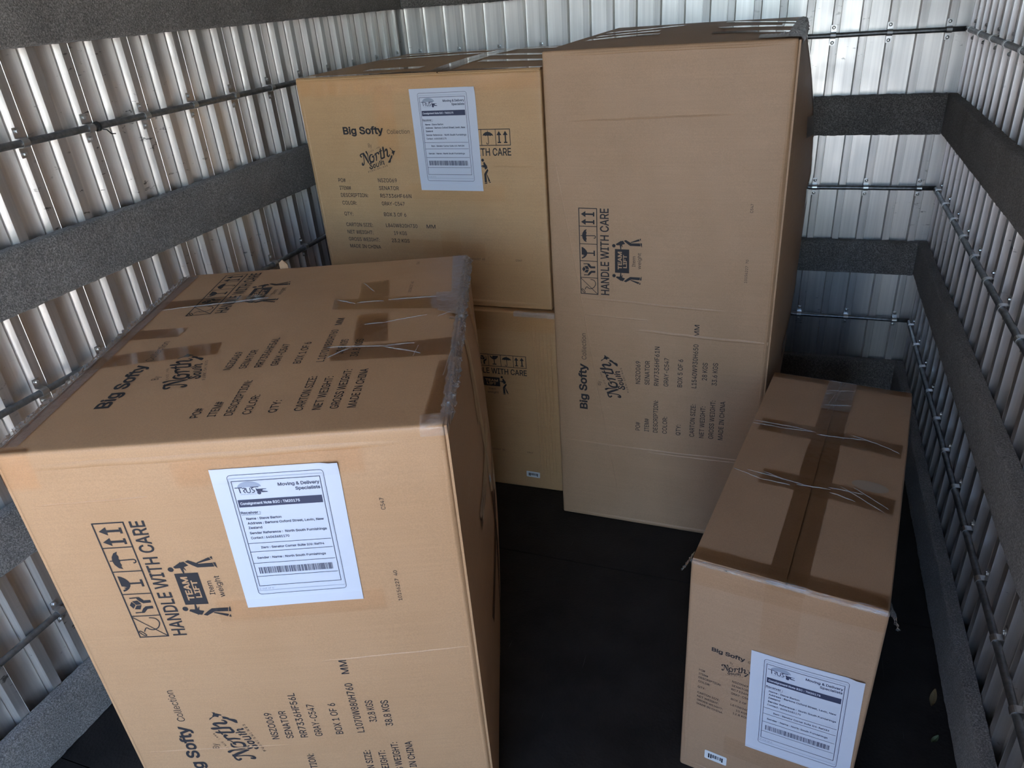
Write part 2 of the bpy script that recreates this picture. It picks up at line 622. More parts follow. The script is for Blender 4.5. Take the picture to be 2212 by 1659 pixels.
def art_team():
    o = []
    rect(o, 78, -98, 154, -54)
    def man(f):
        c = f(164.1, -50.8)
        disc(o, c[0], c[1], 5.4)
        for pg in ([(169.8, -56.8), (178.8, -70.6), (180.7, -71.3), (179.3, -72.8), (180.8, -78.8), (171.3, -85.4), (168.2, -76.2), (159.4, -78.8),
                    (161.8, -76.2), (165.6, -74.3), (154.1, -73.6), (154.0, -70.9), (166.4, -68.7), (166.0, -59.3)],
                   [(180.7, -81.3), (183.5, -87.8), (173.9, -104.6), (174.6, -130.5), (165.6, -132.1), (165.7, -100.9), (170.8, -93.4)],
                   [(176.9, -101.4), (187.4, -126.7), (181.8, -130.0), (175.1, -103.6)],
                   [(175.0, -131.4), (175.2, -136.0), (161.7, -136.6), (167.0, -133.2)],
                   [(187.8, -128.5), (189.5, -132.9), (181.9, -133.0), (184.1, -130.7)]):
            poly(o, [f(*p) for p in pg])
    man(lambda u, v: (u, v))
    man(lambda u, v: (232 - u, v))
    text(o, 'Item', 100, -117, 33, 10, 0.0)
    text(o, 'weight', 93, -134, 51, 10.5, 0.0)
    return o

def art_team_letters():
    o = []
    text(o, 'TEAM', 89, -75.8, 57, 12.8, 0.026)
    text(o, 'LIFT', 94.6, -91, 42, 11.5, 0.026)
    return o

LOGO = [[(509.7, -184.0, 5.8), (506.1, -179.0, 4.6), (511.0, -174.2, 4.4), (520.7, -172.2, 4.0), (525.0, -169.8, 1.8)],
[(518.8, -172.1, 3.4), (519.8, -188.5, 3.0), (518.8, -203.5, 3.4), (515.1, -212.3, 4.8), (510.0, -213.1, 6.0), (510.5, -206.8, 5.0)],
[(520.7, -171.8, 6.0), (528.8, -186.6, 7.4), (537.4, -208.0, 3.0)],
[(537.4, -208.0, 2.4), (538.5, -185.0, 2.8), (537.8, -174.4, 4.4), (533.8, -166.2, 7.2)],
[(559.0, -175.9, 3.2), (550.8, -176.9, 4.8), (545.0, -186.6, 5.8), (545.1, -198.6, 6.6), (549.1, -202.2, 6.6), (557.9, -201.0, 6.0), (562.0, -193.2, 4.4), (562.4, -185.8, 5.0), (559.6, -182.3, 6.4), (556.3, -184.5, 4.0)],
[(563.4, -180.9, 2.8), (568.8, -175.9, 2.2), (570.3, -172.3, 3.4)],
[(575.4, -170.4, 3.6), (573.4, -176.2, 5.8), (574.2, -185.9, 5.0), (572.4, -197.0, 4.2)],
[(575.3, -171.6, 3.4), (581.0, -168.7, 5.0), (584.8, -171.1, 7.6), (584.7, -174.7, 3.4)],
[(595.6, -154.7, 3.4), (594.1, -161.8, 5.6), (594.1, -175.2, 5.0), (593.5, -184.5, 5.4), (594.5, -189.4, 5.8), (599.1, -189.0, 5.6), (605.1, -186.2, 4.6)],
[(600.4, -161.5, 3.4), (588.5, -165.9, 3.4)],
[(608.3, -147.3, 3.0), (606.9, -153.3, 6.8), (607.9, -170.9, 5.8), (607.1, -185.9, 5.6)],
[(611.4, -165.5, 2.2), (616.7, -159.1, 5.2), (621.0, -157.4, 6.6), (622.5, -166.8, 5.8), (621.2, -178.6, 6.2), (624.7, -182.3, 5.6), (629.4, -179.5, 3.8), (631.3, -174.2, 2.2)],
[(549.6, -210.5, 3.2), (546.3, -206.7, 3.6), (541.7, -209.0, 4.2), (544.2, -215.2, 4.4), (550.0, -219.7, 4.2), (549.8, -225.3, 4.2), (543.4, -227.1, 4.2), (539.8, -222.9, 3.8), (543.2, -220.4, 2.8)],
[(561.9, -210.7, 3.0), (557.4, -213.5, 3.8), (556.2, -220.0, 3.8), (560.6, -223.0, 3.8), (563.9, -218.3, 3.0), (563.7, -211.9, 3.0), (561.7, -210.6, 2.6)],
[(569.7, -205.8, 2.6), (570.0, -216.6, 3.8), (573.3, -219.6, 3.4), (578.2, -217.0, 2.0)],
[(578.2, -203.9, 2.6), (578.6, -217.8, 3.4)],
[(585.5, -197.8, 2.6), (585.7, -209.3, 3.6), (586.6, -215.4, 3.0)],
[(582.1, -200.4, 1.8), (588.7, -204.1, 1.8)],
[(591.5, -193.2, 2.4), (592.5, -206.2, 3.6), (592.3, -213.7, 2.8)],
[(595.1, -204.1, 1.6), (598.2, -199.0, 3.0), (601.4, -200.9, 3.4), (600.9, -209.1, 3.4), (602.8, -211.3, 2.6), (604.6, -208.0, 1.4)]]
ISLE_N = [(657.0, -160.7), (655.1, -162.9), (654.8, -166.7), (651.8, -167.5), (651.5, -170.1), (647.3, -179.0), (644.8, -178.4), (645.2, -173.1), (639.8, -170.7), (641.2, -168.6), (642.8, -164.3), (640.8, -159.9), (634.9, -153.7), (632.8, -150.8), (638.5, -152.7), (641.0, -157.3), (644.3, -160.5), (646.6, -160.7), (649.9, -162.9), (652.8, -162.7)]
ISLE_S = [(642.2, -177.3), (641.9, -180.4), (641.0, -184.0), (638.1, -189.5), (634.4, -192.4), (632.5, -200.5), (629.1, -205.1), (621.4, -205.1), (620.4, -203.7), (621.9, -200.2), (627.1, -194.5), (629.8, -190.5), (633.8, -185.3), (634.1, -182.3), (636.3, -177.4), (638.5, -179.5)]

def art_brand():
    o = []
    text(o, 'Big Softy', 449, -103, 169, 27, 0.027)
    text(o, 'Collection', 633, -103, 91, 15, -0.004)
    return o

def art_logo():
    o = []
    text(o, 'By', 546, -149, 15, 13, -0.006)
    for s in LOGO:
        stroke(o, s)
    poly(o, ISLE_N)
    poly(o, ISLE_S)
    a = math.atan2(24.3, 85)
    text(o, 'FURNISHINGS', 531.5, -242, 84, 5.6, 0.004, a, 4.6)
    a = math.atan2(18.9, 50)
    text(o, 'SINCE 1998', 543.5, -170, 50, 4.4, 0.0, a, 3.4)
    return o

def art_details(desc, boxno, size, net, gross, wid):
    out = []
    c = 14.5
    rows = (('PO#', 278, 32), ('ITEM#', 307, 50), ('DESCRIPTION:', 335, 121), ('COLOR:', 365, 64), ('QTY:', 408, 40), ('CARTON SIZE:', 451, 120),
            ('NET WEIGHT:', 481, 116), ('GROSS WEIGHT:', 510, 140), ('MADE IN CHINA', 539, 140))
    for s, x, w in rows:
        o = []
        text(o, s, 392, -x, w, c, 0.006)
        out.append(o)
    vals = (('NSZO069', 277, 566, 80), ('SENATOR', 306, 566, 84), (desc, 335, 566, wid[0]), ('GRAY-C547', 365, 567, 98), (boxno, 407, 569, 96),
            (size, 450, 570, wid[1]), ('MM', 450, 745, 37), (net, 480, 600, wid[2]), (gross, 510, 585, wid[3]))
    for s, x, u, w in vals:
        o = []
        text(o, s, u, -x, w, c, 0.006)
        out.append(o)
    return out

def art_label(item, count, seed):
    """printed consignment note, 210 x 297 mm, u to the right, v = 297 - distance from the top"""
    o, g = [], []
    T = lambda v: 297 - v
    def rrect(u0, v0, u1, v1, r, w):
        pts = []
        for cx, cy, a0 in ((u1 - r, v1 - r, 0), (u0 + r, v1 - r, 90), (u0 + r, v0 + r, 180), (u1 - r, v0 + r, 270)):
            for k in range(7):
                a = math.radians(a0 + 15 * k)
                pts.append((cx + r * math.cos(a), cy + r * math.sin(a)))
        pts.append(pts[0])
        stroke(o, pts, w, False)
    rrect(26.5, T(267.5), 184, T(12.7), 6, 0.9)
    for k in range(75):                                   # dotted inner border
        rect(g, 29 + k * 2.05, T(19.9), 30.3 + k * 2.05, T(18.7))
        rect(g, 28 + k * 2.05, T(260), 29.3 + k * 2.05, T(258.8))
    frame(g, 28, T(259.5), 182, T(19.2), 0.4)
    frame(o, 31, T(249), 177.5, T(24.2), 1.1)
    dome = [(40, T(37.3))] + [(59 + 19.5 * math.cos(math.radians(180 - 7.5 * k)), T(37.3) + 10.9 * math.sin(math.radians(180 - 7.5 * k))) for k in range(25)]
    poly(g, dome)
    stroke(o, [(34.5, T(37.8)), (47, T(37.8))], 1.5, False)
    stroke(o, [(41.5, T(37.8)), (42.2, T(48.5))], 1.8, False)
    stroke(o, [(46.5, T(40)), (50, T(38.8)), (50.6, T(42)), (47.5, T(44))], 1.5)
    stroke(o, [(47.5, T(44)), (50.5, T(48.5))], 1.5, False)
    stroke(o, [(52.5, T(39)), (53.2, T(46.5)), (56.5, T(48.6)), (59, T(46.5)), (59, T(39))], 1.5)
    stroke(o, [(65.5, T(38.8)), (62, T(40)), (63.5, T(43.2)), (66.2, T(45.5)), (63.5, T(48.6)), (61.2, T(48))], 1.5)
    stroke(o, [(60, T(37.8)), (74, T(37.8))], 1.5, False)
    poly(o, [(68.5, T(40)), (71, T(42)), (86, T(42)), (86, T(43)), (80, T(43.4)), (79, T(46)), (87, T(47.6)), (87, T(49)), (78, T(49)), (75.5, T(47)), (69.5, T(47))])
    disc(o, 73, T(49.6), 3.4)
    text(g, 'MOVERS AND FREIGHTS', 42, T(52.3), 25, 1.8)
    text(o, 'Moving & Delivery', 106.3, T(38.8), 68.6, 6.4, 0.020)
    text(o, 'Specialists', 133.5, T(48.8), 41, 6.4, 0.020)
    rect(o, 34, T(77), 174.4, T(62))
    w = []
    text(w, 'Consignment Note B2C : TM20175', 37.2, T(72), 99.5, 5.4, 0.026)
    text(o, 'Receiver :', 33.6, T(91.2), 33, 5.4, 0.018)
    rect(o, 33.6, T(93.4), 66.5, T(92.8))
    text(o, 'Name : Steve Barton', 40, T(103.6), 59.6, 5, 0.018)
    text(o, 'Address : Bartons Oxford Street, Levin, New', 40, T(113.2), 129.6, 5, 0.018)
    text(o, 'Zealand', 39.6, T(122.8), 23.4, 5, 0.018)
    text(o, 'Sender Reference :  North South Furnishings', 39.4, T(134), 131.7, 5, 0.018)
    text(o, 'Contact : 64063681170', 39.2, T(144.4), 66, 5, 0.018)
    for v in (153.5, 172, 197.2, 227):
        rect(o, 31.6, T(v + 0.5), 174.6, T(v - 0.5))
    text(o, item, 52, T(165.7), 109.4, 4.8, 0.018)
    text(o, 'Sender : Name : North South Furnishings', 40.5, T(187.9), 120, 4.8, 0.018)
    rnd = random.Random(seed)
    u = 38.4
    while u < 167:
        b = rnd.choice((0.7, 0.7, 1.2, 1.7))
        rect(o, u, T(221), u + b, T(206.6))
        u += b + rnd.choice((0.6, 0.7, 1.0, 1.5))
    text(g, count, 30, T(257), 25.4, 4.4, 0.004)
    return o, g, w

# ------------------------------------------------------------------ cartons
R_EDGE = 0.006

class Carton:
    """a box in its own frame: x to the right along the front, y away from the doorway, z up"""
    def __init__(self, root, w, d, h, mat, bulge, seed, inset=()):
        self.root, self.hi, self.mat, self.seed = root, Vector((w, d, h)), mat, seed
        X, Y, Z = Vector((1, 0, 0)), Vector((0, 1, 0)), Vector((0, 0, 1))
        O = Vector((0, 0, 0))
        self.faces = {'front': (O, X, Z, -Y, w, h), 'back': (Y * d, X, Z, Y, w, h), 'left': (O, Y, Z, -X, d, h),
                      'right': (X * w, Y, Z, X, d, h), 'top': (Z * h, X, Y, Z, w, d), 'bottom': (O, X, Y, -Z, w, d)}
        self.bulge = bulge
        self.inset = set(inset)

    def disp(self, f, s, t):
        o, ex, ey, n, W, H = self.faces[f]
        b = self.bulge.get(f, (0.004, 0.5, 0.5))
        a = max(0.0, min(1.0, s / W))
        c = max(0.0, min(1.0, t / H))
        # peak may sit off-centre
        a2 = a / (2 * b[1]) if a < b[1] else 1 - (1 - a) / (2 * (1 - b[1]))
        c2 = c / (2 * b[2]) if c < b[2] else 1 - (1 - c) / (2 * (1 - b[2]))
        win = (math.sin(math.pi * a2) * math.sin(math.pi * c2)) ** 0.8 if 0 < a < 1 and 0 < c < 1 else 0.0
        nz = noise.noise(Vector((s * 4.1 + self.seed, t * 4.1, self.seed * 3.7 + len(f)))) * 0.0035
        return win * (b[0] + nz)

    def surf(self, p, off=0.0, shrink=None):
        p = Vector(p)
        lo, hi = Vector((0, 0, 0)), self.hi.copy()
        add = Vector((0, 0, 0))
        for f, (o, ex, ey, n, W, H) in self.faces.items():
            if abs((p - o).dot(n)) < 1e-6:
                add += n * self.disp(f, (p - o).dot(ex), (p - o).dot(ey))
        if shrink:
            for f in shrink:
                n = self.faces[f][3]
                for i in range(3):
                    if n[i] > 0.5:
                        hi[i] -= 0.005
                    elif n[i] < -0.5:
                        lo[i] += 0.005
            p = Vector([max(lo[i], min(hi[i], p[i])) for i in range(3)])
        q = Vector([max(lo[i] + R_EDGE, min(hi[i] - R_EDGE, p[i])) for i in range(3)])
        d = p - q
        L = d.length
        if L > 1e-9:
            p = q + d / L * (R_EDGE + off)
        return p + add

    def P(self, f, s, t, off=0.0):
        """point on a face at (s, t); beyond an edge it folds round onto the next face"""
        o, ex, ey, n, W, H = self.faces[f]
        p = o + ex * min(max(s, 0), W) + ey * min(max(t, 0), H)
        over = max(0, s - W) + max(0, -s) + max(0, t - H) + max(0, -t)
        p = p - n * over
        return self.surf(p, off)

    def lines(self, L, n):
        e = [0, 0.0012, 0.003, 0.006, 0.014]
        u = [0.03 + (L - 0.06) * k / n for k in range(n + 1)]
        return e + u + [L - x for x in reversed(e)]

    def body(self, n=26):
        idx, vs, fs = {}, [], []
        def vid(p):
            k = (round(p.x, 5), round(p.y, 5), round(p.z, 5))
            if k not in idx:
                idx[k] = len(vs)
                vs.append(tuple(self.surf(p, 0, self.inset)))
            return idx[k]
        for f, (o, ex, ey, nn, W, H) in self.faces.items():
            S, T = self.lines(W, n), self.lines(H, n)
            g = [[vid(o + ex * s + ey * t) for t in T] for s in S]
            flip = ex.cross(ey).dot(nn) < 0
            for i in range(len(S) - 1):
                for j in range(len(T) - 1):
                    q = (g[i][j], g[i + 1][j], g[i + 1][j + 1], g[i][j + 1])
                    fs.append(q[::-1] if flip else q)
        mb = MB()
        mb.add(vs, fs)
        return mb.build('body', self.mat, self.root, True)

    def flap(self, f, s0, t0, s1, t1, lift=0.0):
        """one closing flap: a 5 mm board lying on the inset side of the body"""
        o, ex, ey, nn, W, H = self.faces[f]
        n = 14
        mb = MB()
        top, bot = [], []
        for i in range(n + 1):
            for j in range(n + 1):
                s, t = s0 + (s1 - s0) * i / n, t0 + (t1 - t0) * j / n
                p = o + ex * s + ey * t + nn * (self.disp(f, s, t) + lift)
                top.append(p)
                bot.append(p - nn * 0.0046)
        k = lambda i, j: i * (n + 1) + j
        B = (n + 1) ** 2
        fs = []
        for i in range(n):
            for j in range(n):
                fs.append((k(i, j), k(i + 1, j), k(i + 1, j + 1), k(i, j + 1)))
                fs.append((B + k(i, j), B + k(i, j + 1), B + k(i + 1, j + 1), B + k(i + 1, j)))
        for a in range(n):
            for e in ((k(a, 0), k(a + 1, 0)), (k(a + 1, n), k(a, n)), (k(0, a + 1), k(0, a)), (k(n, a), k(n, a + 1))):
                fs.append((e[0], e[1], B + e[1], B + e[0]))
        mb.add(top + bot, fs)
        return mb.build('flap', self.mat, self.root)

    def decal(self, name, art, f, fn, mat='ink', off=0.0006, parent=None, label=None):
        mb = MB()
        for pts, faces in art:
            mb.add([self.P(f, *[x / 1000 for x in fn(u, v)], off) for u, v in pts], faces)
        return mb.build(name, mat, parent or self.root, label=label)

    def prints(self, f, fn, details=None, serials=(), smap=None):
        self.decal('brand_name', art_brand(), f, fn)
        self.decal('brand_logo', art_logo(), f, fn)
        for line in details or ():
            self.decal('printed_line', line, f, fn)
        for txt, u, v, w, c in serials:
            a = []
            text(a, txt, u, v, w, c)
            self.decal('serial_number', a, f, smap)

    def tape(self, f, a, b, width, mat='tape', off=0.0010, wrinkle=0.0, name='tape', parent=None, skew=0.0, label=None):
        a, b = Vector(a), Vector(b)
        L = (b - a).length
        d = (b - a) / L
        nrm = Vector((-d.y, d.x))
        n = max(4, int(L / 0.012))
        m = 6 if wrinkle == 0 else 14
        if wrinkle:
            n = max(n, int(L / 0.005))
        mb = MB()
        vs = []
        for i in range(n + 1):
            for j in range(m + 1):
                c = (j / m - 0.5) * width
                q = a + d * (L * i / n + skew * (j / m - 0.5) * (1 if i in (0, n) else 0)) + nrm * c
                w = 0.0
                if wrinkle:
                    x = noise.noise(Vector((q.x * 26 + self.seed, q.y * 90, 3.1))) + 0.6 * noise.noise(Vector((q.x * 120, q.y * 60 + self.seed, 8.2)))
                    w = abs(x) * wrinkle
                vs.append(self.P(f, q.x, q.y, off + w))
        k = lambda i, j: i * (m + 1) + j
        mb.add(vs, [(k(i, j), k(i + 1, j), k(i + 1, j + 1), k(i, j + 1)) for i in range(n) for j in range(m)])
        return mb.build(name, mat, parent or self.root, wrinkle > 0, label)

    def creases(self, f, segs, mat=None, name='crease', base=0.0):
        """folded ridges pressed into the board (or the tape): (s0, t0, s1, t1, width, height)"""
        for s0, t0, s1, t1, w, h in segs:
            mb = MB()
            a, b = Vector((s0, t0)), Vector((s1, t1))
            d = (b - a).normalized()
            nr = Vector((-d.y, d.x))
            n = max(6, int((b - a).length / 0.025))
            vs = []
            for i in range(n + 1):
                t = i / n
                e = min(1.0, 6 * t, 6 * (1 - t))
                q = a + (b - a) * t + nr * (noise.noise(Vector((t * 7, s0 * 9, t0 * 9))) * 0.002)
                for c, hh in ((-1, -0.0006), (-0.3, 1), (0.3, 1), (1, -0.0006)):
                    p = q + nr * (c * w / 2)
                    vs.append(self.P(f, p.x, p.y, base + (h * e if hh == 1 else hh)))
            mb.add(vs, [(4 * i + j, 4 * i + 4 + j, 4 * i + 5 + j, 4 * i + 1 + j) for i in range(n) for j in range(3)])
            mb.build(name, mat or self.mat, self.root, True)

    def patch(self, f, q, mat, off, wrinkle=0.0, name='tape'):
        """a piece of tape with four free corners (s, t), going round"""
        a, b, c, d = [Vector(x) for x in q]
        n = 16
        vs = []
        for i in range(n + 1):
            for j in range(n + 1):
                u, v = i / n, j / n
                p = (a * (1 - u) + b * u) * (1 - v) + (d * (1 - u) + c * u) * v
                w = abs(noise.noise(Vector((p.x * 60 + self.seed, p.y * 60, off * 900)))) * wrinkle
                vs.append(self.P(f, p.x, p.y, off + w))
        k = lambda i, j: i * (n + 1) + j
        mb = MB()
        mb.add(vs, [(k(i, j), k(i + 1, j), k(i + 1, j + 1), k(i, j + 1)) for i in range(n) for j in range(n)])
        return mb.build(name, mat, self.root, True)

    def sheet(self, f, q, item, count, seed, lab):
        """paper delivery note: q = corners (s,t) top-left, top-right, bottom-left, bottom-right in metres"""
        tl, tr, bl, br = [Vector(x) for x in q]
        def at(u, v, off):
            a = (tl * (1 - u) + tr * u) * v + (bl * (1 - u) + br * u) * (1 - v)
            curl = 0.0004 * (0.5 + noise.noise(Vector((u * 3 + seed, v * 3, 1)))) + (0.004 * max(0, v - 0.93) / 0.07 if u > 0.9 else 0)
            return self.P(f, a.x, a.y, off + curl)
        nu, nv = 14, 20
        mb = MB()
        top = [at(i / nu, j / nv, 0.0016) for i in range(nu + 1) for j in range(nv + 1)]
        bot = [at(i / nu, j / nv, 0.0012) for i in range(nu + 1) for j in range(nv + 1)]
        k = lambda i, j: i * (nv + 1) + j
        B = len(top)
        fs = [(k(i, j), k(i + 1, j), k(i + 1, j + 1), k(i, j + 1)) for i in range(nu) for j in range(nv)]
        fs += [(B + k(i, j), B + k(i, j + 1), B + k(i + 1, j + 1), B + k(i + 1, j)) for i in range(nu) for j in range(nv)]
        mb.add(top + bot, fs)
        sh = mb.build('delivery_note', 'paper', self.root, True, lab)
        o, g, w = art_label(item, count, seed)
        for nm, art, mat, off in (('note_print', o, 'label_ink', 0.0021), ('note_grey_print', g, 'label_grey', 0.0020), ('note_reversed_lettering', w, 'paper', 0.0025)):
            m2 = MB()
            for pts, faces in art:
                m2.add([at(u / 210, v / 297, off) for u, v in pts], faces)
            m2.build(nm, mat, sh)
        return sh

    def barcode(self, f, s, t, w, h, ang, seed):
        ca, sa = math.cos(ang), math.sin(ang)
        fn = lambda u, v: ((s + u * ca - v * sa) * 1000, (t + u * sa + v * ca) * 1000)
        a = []
        r = 0.003
        pts = []
        for cx, cy, a0 in ((w / 2 - r, h / 2 - r, 0), (-w / 2 + r, h / 2 - r, 90), (-w / 2 + r, -h / 2 + r, 180), (w / 2 - r, -h / 2 + r, 270)):
            for k in range(4):
                x = math.radians(a0 + 30 * k)
                pts.append((cx + r * math.cos(x), cy + r * math.sin(x)))
        poly(a, pts)
        st = self.decal('barcode_sticker', a, f, fn, 'sticker', 0.0012, label='small white barcode sticker')
        b = []
        rnd = random.Random(seed)
        u = -w * 0.34
        while u < w * 0.34:
            k = rnd.choice((0.0008, 0.0014, 0.0026)) if abs(u) < w * 0.22 else 0.0036
            edge = abs(u) > w * 0.22
            rect(b, u, -h * (0.28 if edge else 0.16), u + k, h * 0.24)
            u += k + rnd.choice((0.0010, 0.0016))
        self.decal('barcode', b, f, fn, 'ink', 0.0016, parent=st)

# ------------------------------------------------------------------ the truck body
def plank_profile(width):
    """two-rib extrusion: (along, out) with out = 0 on the crests"""
    D = -RIB
    k = width / 0.1885
    G = D - 0.0045                              # narrow grooves at the foot of each rib
    pr = [(0, D), (0.0035, 0), (0.0262, 0), (0.0268, 0.0007), (0.0276, 0.0007), (0.0300, D), (0.0302, G), (0.0322, G), (0.0324, D),
          (0.0926 * k, D), (0.0928 * k, G), (0.0958 * k, G), (0.0960 * k, D), (0.0995 * k, 0), (0.1235 * k, 0), (0.1262 * k, D), (0.1264 * k, G), (0.1282 * k, G), (0.1284 * k, D),
          (width - 0.0036, D), (width - 0.0034, G), (width - 0.0002, G)]
    return pr

def plank_mesh(name, width, frame_fn):
    pr = plank_profile(width)
    back = -RIB - 0.006
    mb = MB()
    n = len(pr)
    vs = []
    for z in (0.0, ZC):
        vs += [frame_fn(a, o, z) for a, o in pr] + [frame_fn(a, back, z) for a, o in pr]
    fs = []
    for i in range(n - 1):
        fs.append((i, i + 1, 2 * n + i + 1, 2 * n + i))
        fs.append((n + i, 3 * n + i, 3 * n + i + 1, n + i + 1))
    fs.append((0, 2 * n, 3 * n, n))
    fs.append((n - 1, 2 * n - 1, 4 * n - 1, 3 * n - 1))
    mb.add(vs, fs)
    me = mb.mesh(name, 'alu')
    me.materials.append(M['alu_worn'])
    for i in range(n - 1):
        if pr[i][1] == 0 and pr[i + 1][1] == 0:   # crests are rubbed dull by cargo
            me.polygons[2 * i].material_index = 1
    return me

def ribbed_wall(name, along, start, width, count, lo, hi):
    mb = MB()
    mb.box(lo, hi)
    w = struct(mb.build(name, 'dark'))
    if along == 'left':
        me = plank_mesh('wall_plank', width, lambda a, o, z: (XL + o, a, z))
    elif along == 'right':
        me = plank_mesh('wall_plank', width, lambda a, o, z: (XR - o, a, z))
    else:
        me = plank_mesh('wall_plank', width, lambda a, o, z: (a, YB - o, z))
    for k in range(-1 if along == 'back' else 0, count):
        p = link('wall_plank', me, w)
        p.location = (0, start + k * width, 0) if along != 'back' else (start + k * width, 0, 0)
    return w

OUT = RIB + 0.0065
k0 = math.floor((1.447 - YD) / 0.1885)
left_start = 1.447 - 0.1885 * k0
ribbed_wall('wall_left', 'left', left_start, 0.1885, int((YB + RIB - left_start) / 0.1885) + 1, (XL - OUT - 0.05, YD, -0.02), (XL - OUT, YB + 0.10, ZC))
RW = 0.1905
k1 = math.floor((1.781 - YD) / RW)
right_start = 1.781 - RW * k1
ribbed_wall('wall_right', 'right', right_start, RW, int((YB + RIB - right_start) / RW) + 1, (XR + OUT, YD, -0.02), (XR + OUT + 0.05, YB + 0.10, ZC))
BW = 0.1878
back_start = 0.0893 - BW * math.floor((0.0893 - (XL - RIB)) / BW)
ribbed_wall('wall_back', 'back', back_start, BW, int((XR + RIB - back_start) / BW) + 1, (XL - OUT, YB + OUT, -0.02), (XR + OUT, YB + OUT + 0.05, ZC))

mb = MB()
mb.box((XL - OUT - 0.05, YD, ZC), (XR + OUT + 0.05, YB + OUT + 0.05, ZC + 0.004))
struct(mb.build('ceiling', 'roof'))

# floor of black sheets butted together
mb = MB()
mb.box((XL - OUT, YD, -0.06), (XR + OUT, YB + OUT, -0.012))
floor = struct(mb.build('floor', 'dark'))
ys = [YD, -0.36, 0.716, 1.787, 2.858, YB + 0.02]
for y0, y1 in zip(ys[:-1], ys[1:]):
    for x0, x1 in ((XL - 0.02, XR + 0.02),):
        mb = MB()
        g = 0.0015
        mb.box((x0 + g, y0 + g, -0.012), (x1 - g, y1 - g, 0.0))
        mb.build('floor_sheet', 'floor', floor)

mb = MB()
mb.box((-40, -60, -1.30), (40, 40, -1.25))
struct(mb.build('ground', 'ground'))

# dark blocks added out of view, left of the doorway and behind it, to cut the light that falls on the right wall
mb = MB()
mb.box((-4.2, -16.0, -1.25), (-2.6, -2.2, 4.5))
mb.box((-4.2, -7.5, -1.25), (0.1, -6.2, 2.2))
struct(mb.build('added_shade_blocks', 'shade_block'))

# ------------------------------------------------------------------ carpeted boards
def carpet_board(name, wall, z0, z1, y_from=YD):
    """board wrapped in carpet: fuzzy rounded section, slightly ragged lower and upper edges"""
    L0, L1 = (y_from, YB) if wall != 'back' else (XL + BOARD, XR - BOARD)
    n = int((L1 - L0) / 0.012)
    sec = []
    r = 0.010
    T = BOARD
    hh = z1 - z0
    sec.append((0.002, 0))
    sec.append((T - r, 0))
    for k in range(1, 4):
        a = math.radians(-90 + 30 * k)
        sec.append((T - r + r * math.cos(a), r + r * math.sin(a)))
    for k in range(1, 6):
        sec.append((T, r + (hh - 2 * r) * k / 6))
    for k in range(0, 3):
        a = math.radians(30 * k)
        sec.append((T - r + r * math.cos(a), hh - r + r * math.sin(a)))
    sec.append((T - r, hh))
    sec.append((0.002, hh))
    m = len(sec)
    mb = MB()
    vs = []
    for i in range(n + 1):
        a = L0 + (L1 - L0) * i / n
        for o, z in sec:
            q = Vector((a * 60, o * 60, (z + z0) * 60))
            dn = noise.noise(q) * 0.0016 + noise.noise(q * 0.12) * 0.0016
            edge = 1.0 if (z < 0.012 or z > hh - 0.012) else 0.3
            dz = noise.noise(q * 1.7 + Vector((5, 1, 2))) * 0.0030 * edge + noise.noise(Vector((a * 3, z0 * 5, 2))) * 0.002
            oo = max(0.002, o + (dn if o > 0.003 else 0))
            zz = max(0.0, z0 + z + dz)
            if wall == 'left':
                vs.append((XL + oo, a, zz))
            elif wall == 'right':
                vs.append((XR - oo, a, zz))
            else:
                vs.append((a, YB - oo, zz))
    fs = [(i * m + j, (i + 1) * m + j, (i + 1) * m + j + 1, i * m + j + 1) for i in range(n) for j in range(m - 1)]
    fs += [tuple(range(m)), tuple(n * m + j for j in range(m))[::-1]]
    mb.add(vs, fs)
    return mb.build(name, 'carpet', None, True)

WORDS = {'left': 'left wall', 'right': 'right wall', 'back': 'end wall'}
LEVEL = ('highest', 'middle', 'lowest')
for wall in ('left', 'back', 'right'):
    for i, (z0, z1) in enumerate(BOARD_Z):
        o = carpet_board('carpeted_board', wall, z0, z1)
        tag(o, f'{LEVEL[i]} grey carpet-covered buffer board running along the ribbed {WORDS[wall]}', 'buffer board', 'carpeted buffer boards')
    s = struct(carpet_board('baseboard_' + wall, wall, 0.0, SKIRT), f'grey carpeted skirting board at the foot of the {WORDS[wall]}')

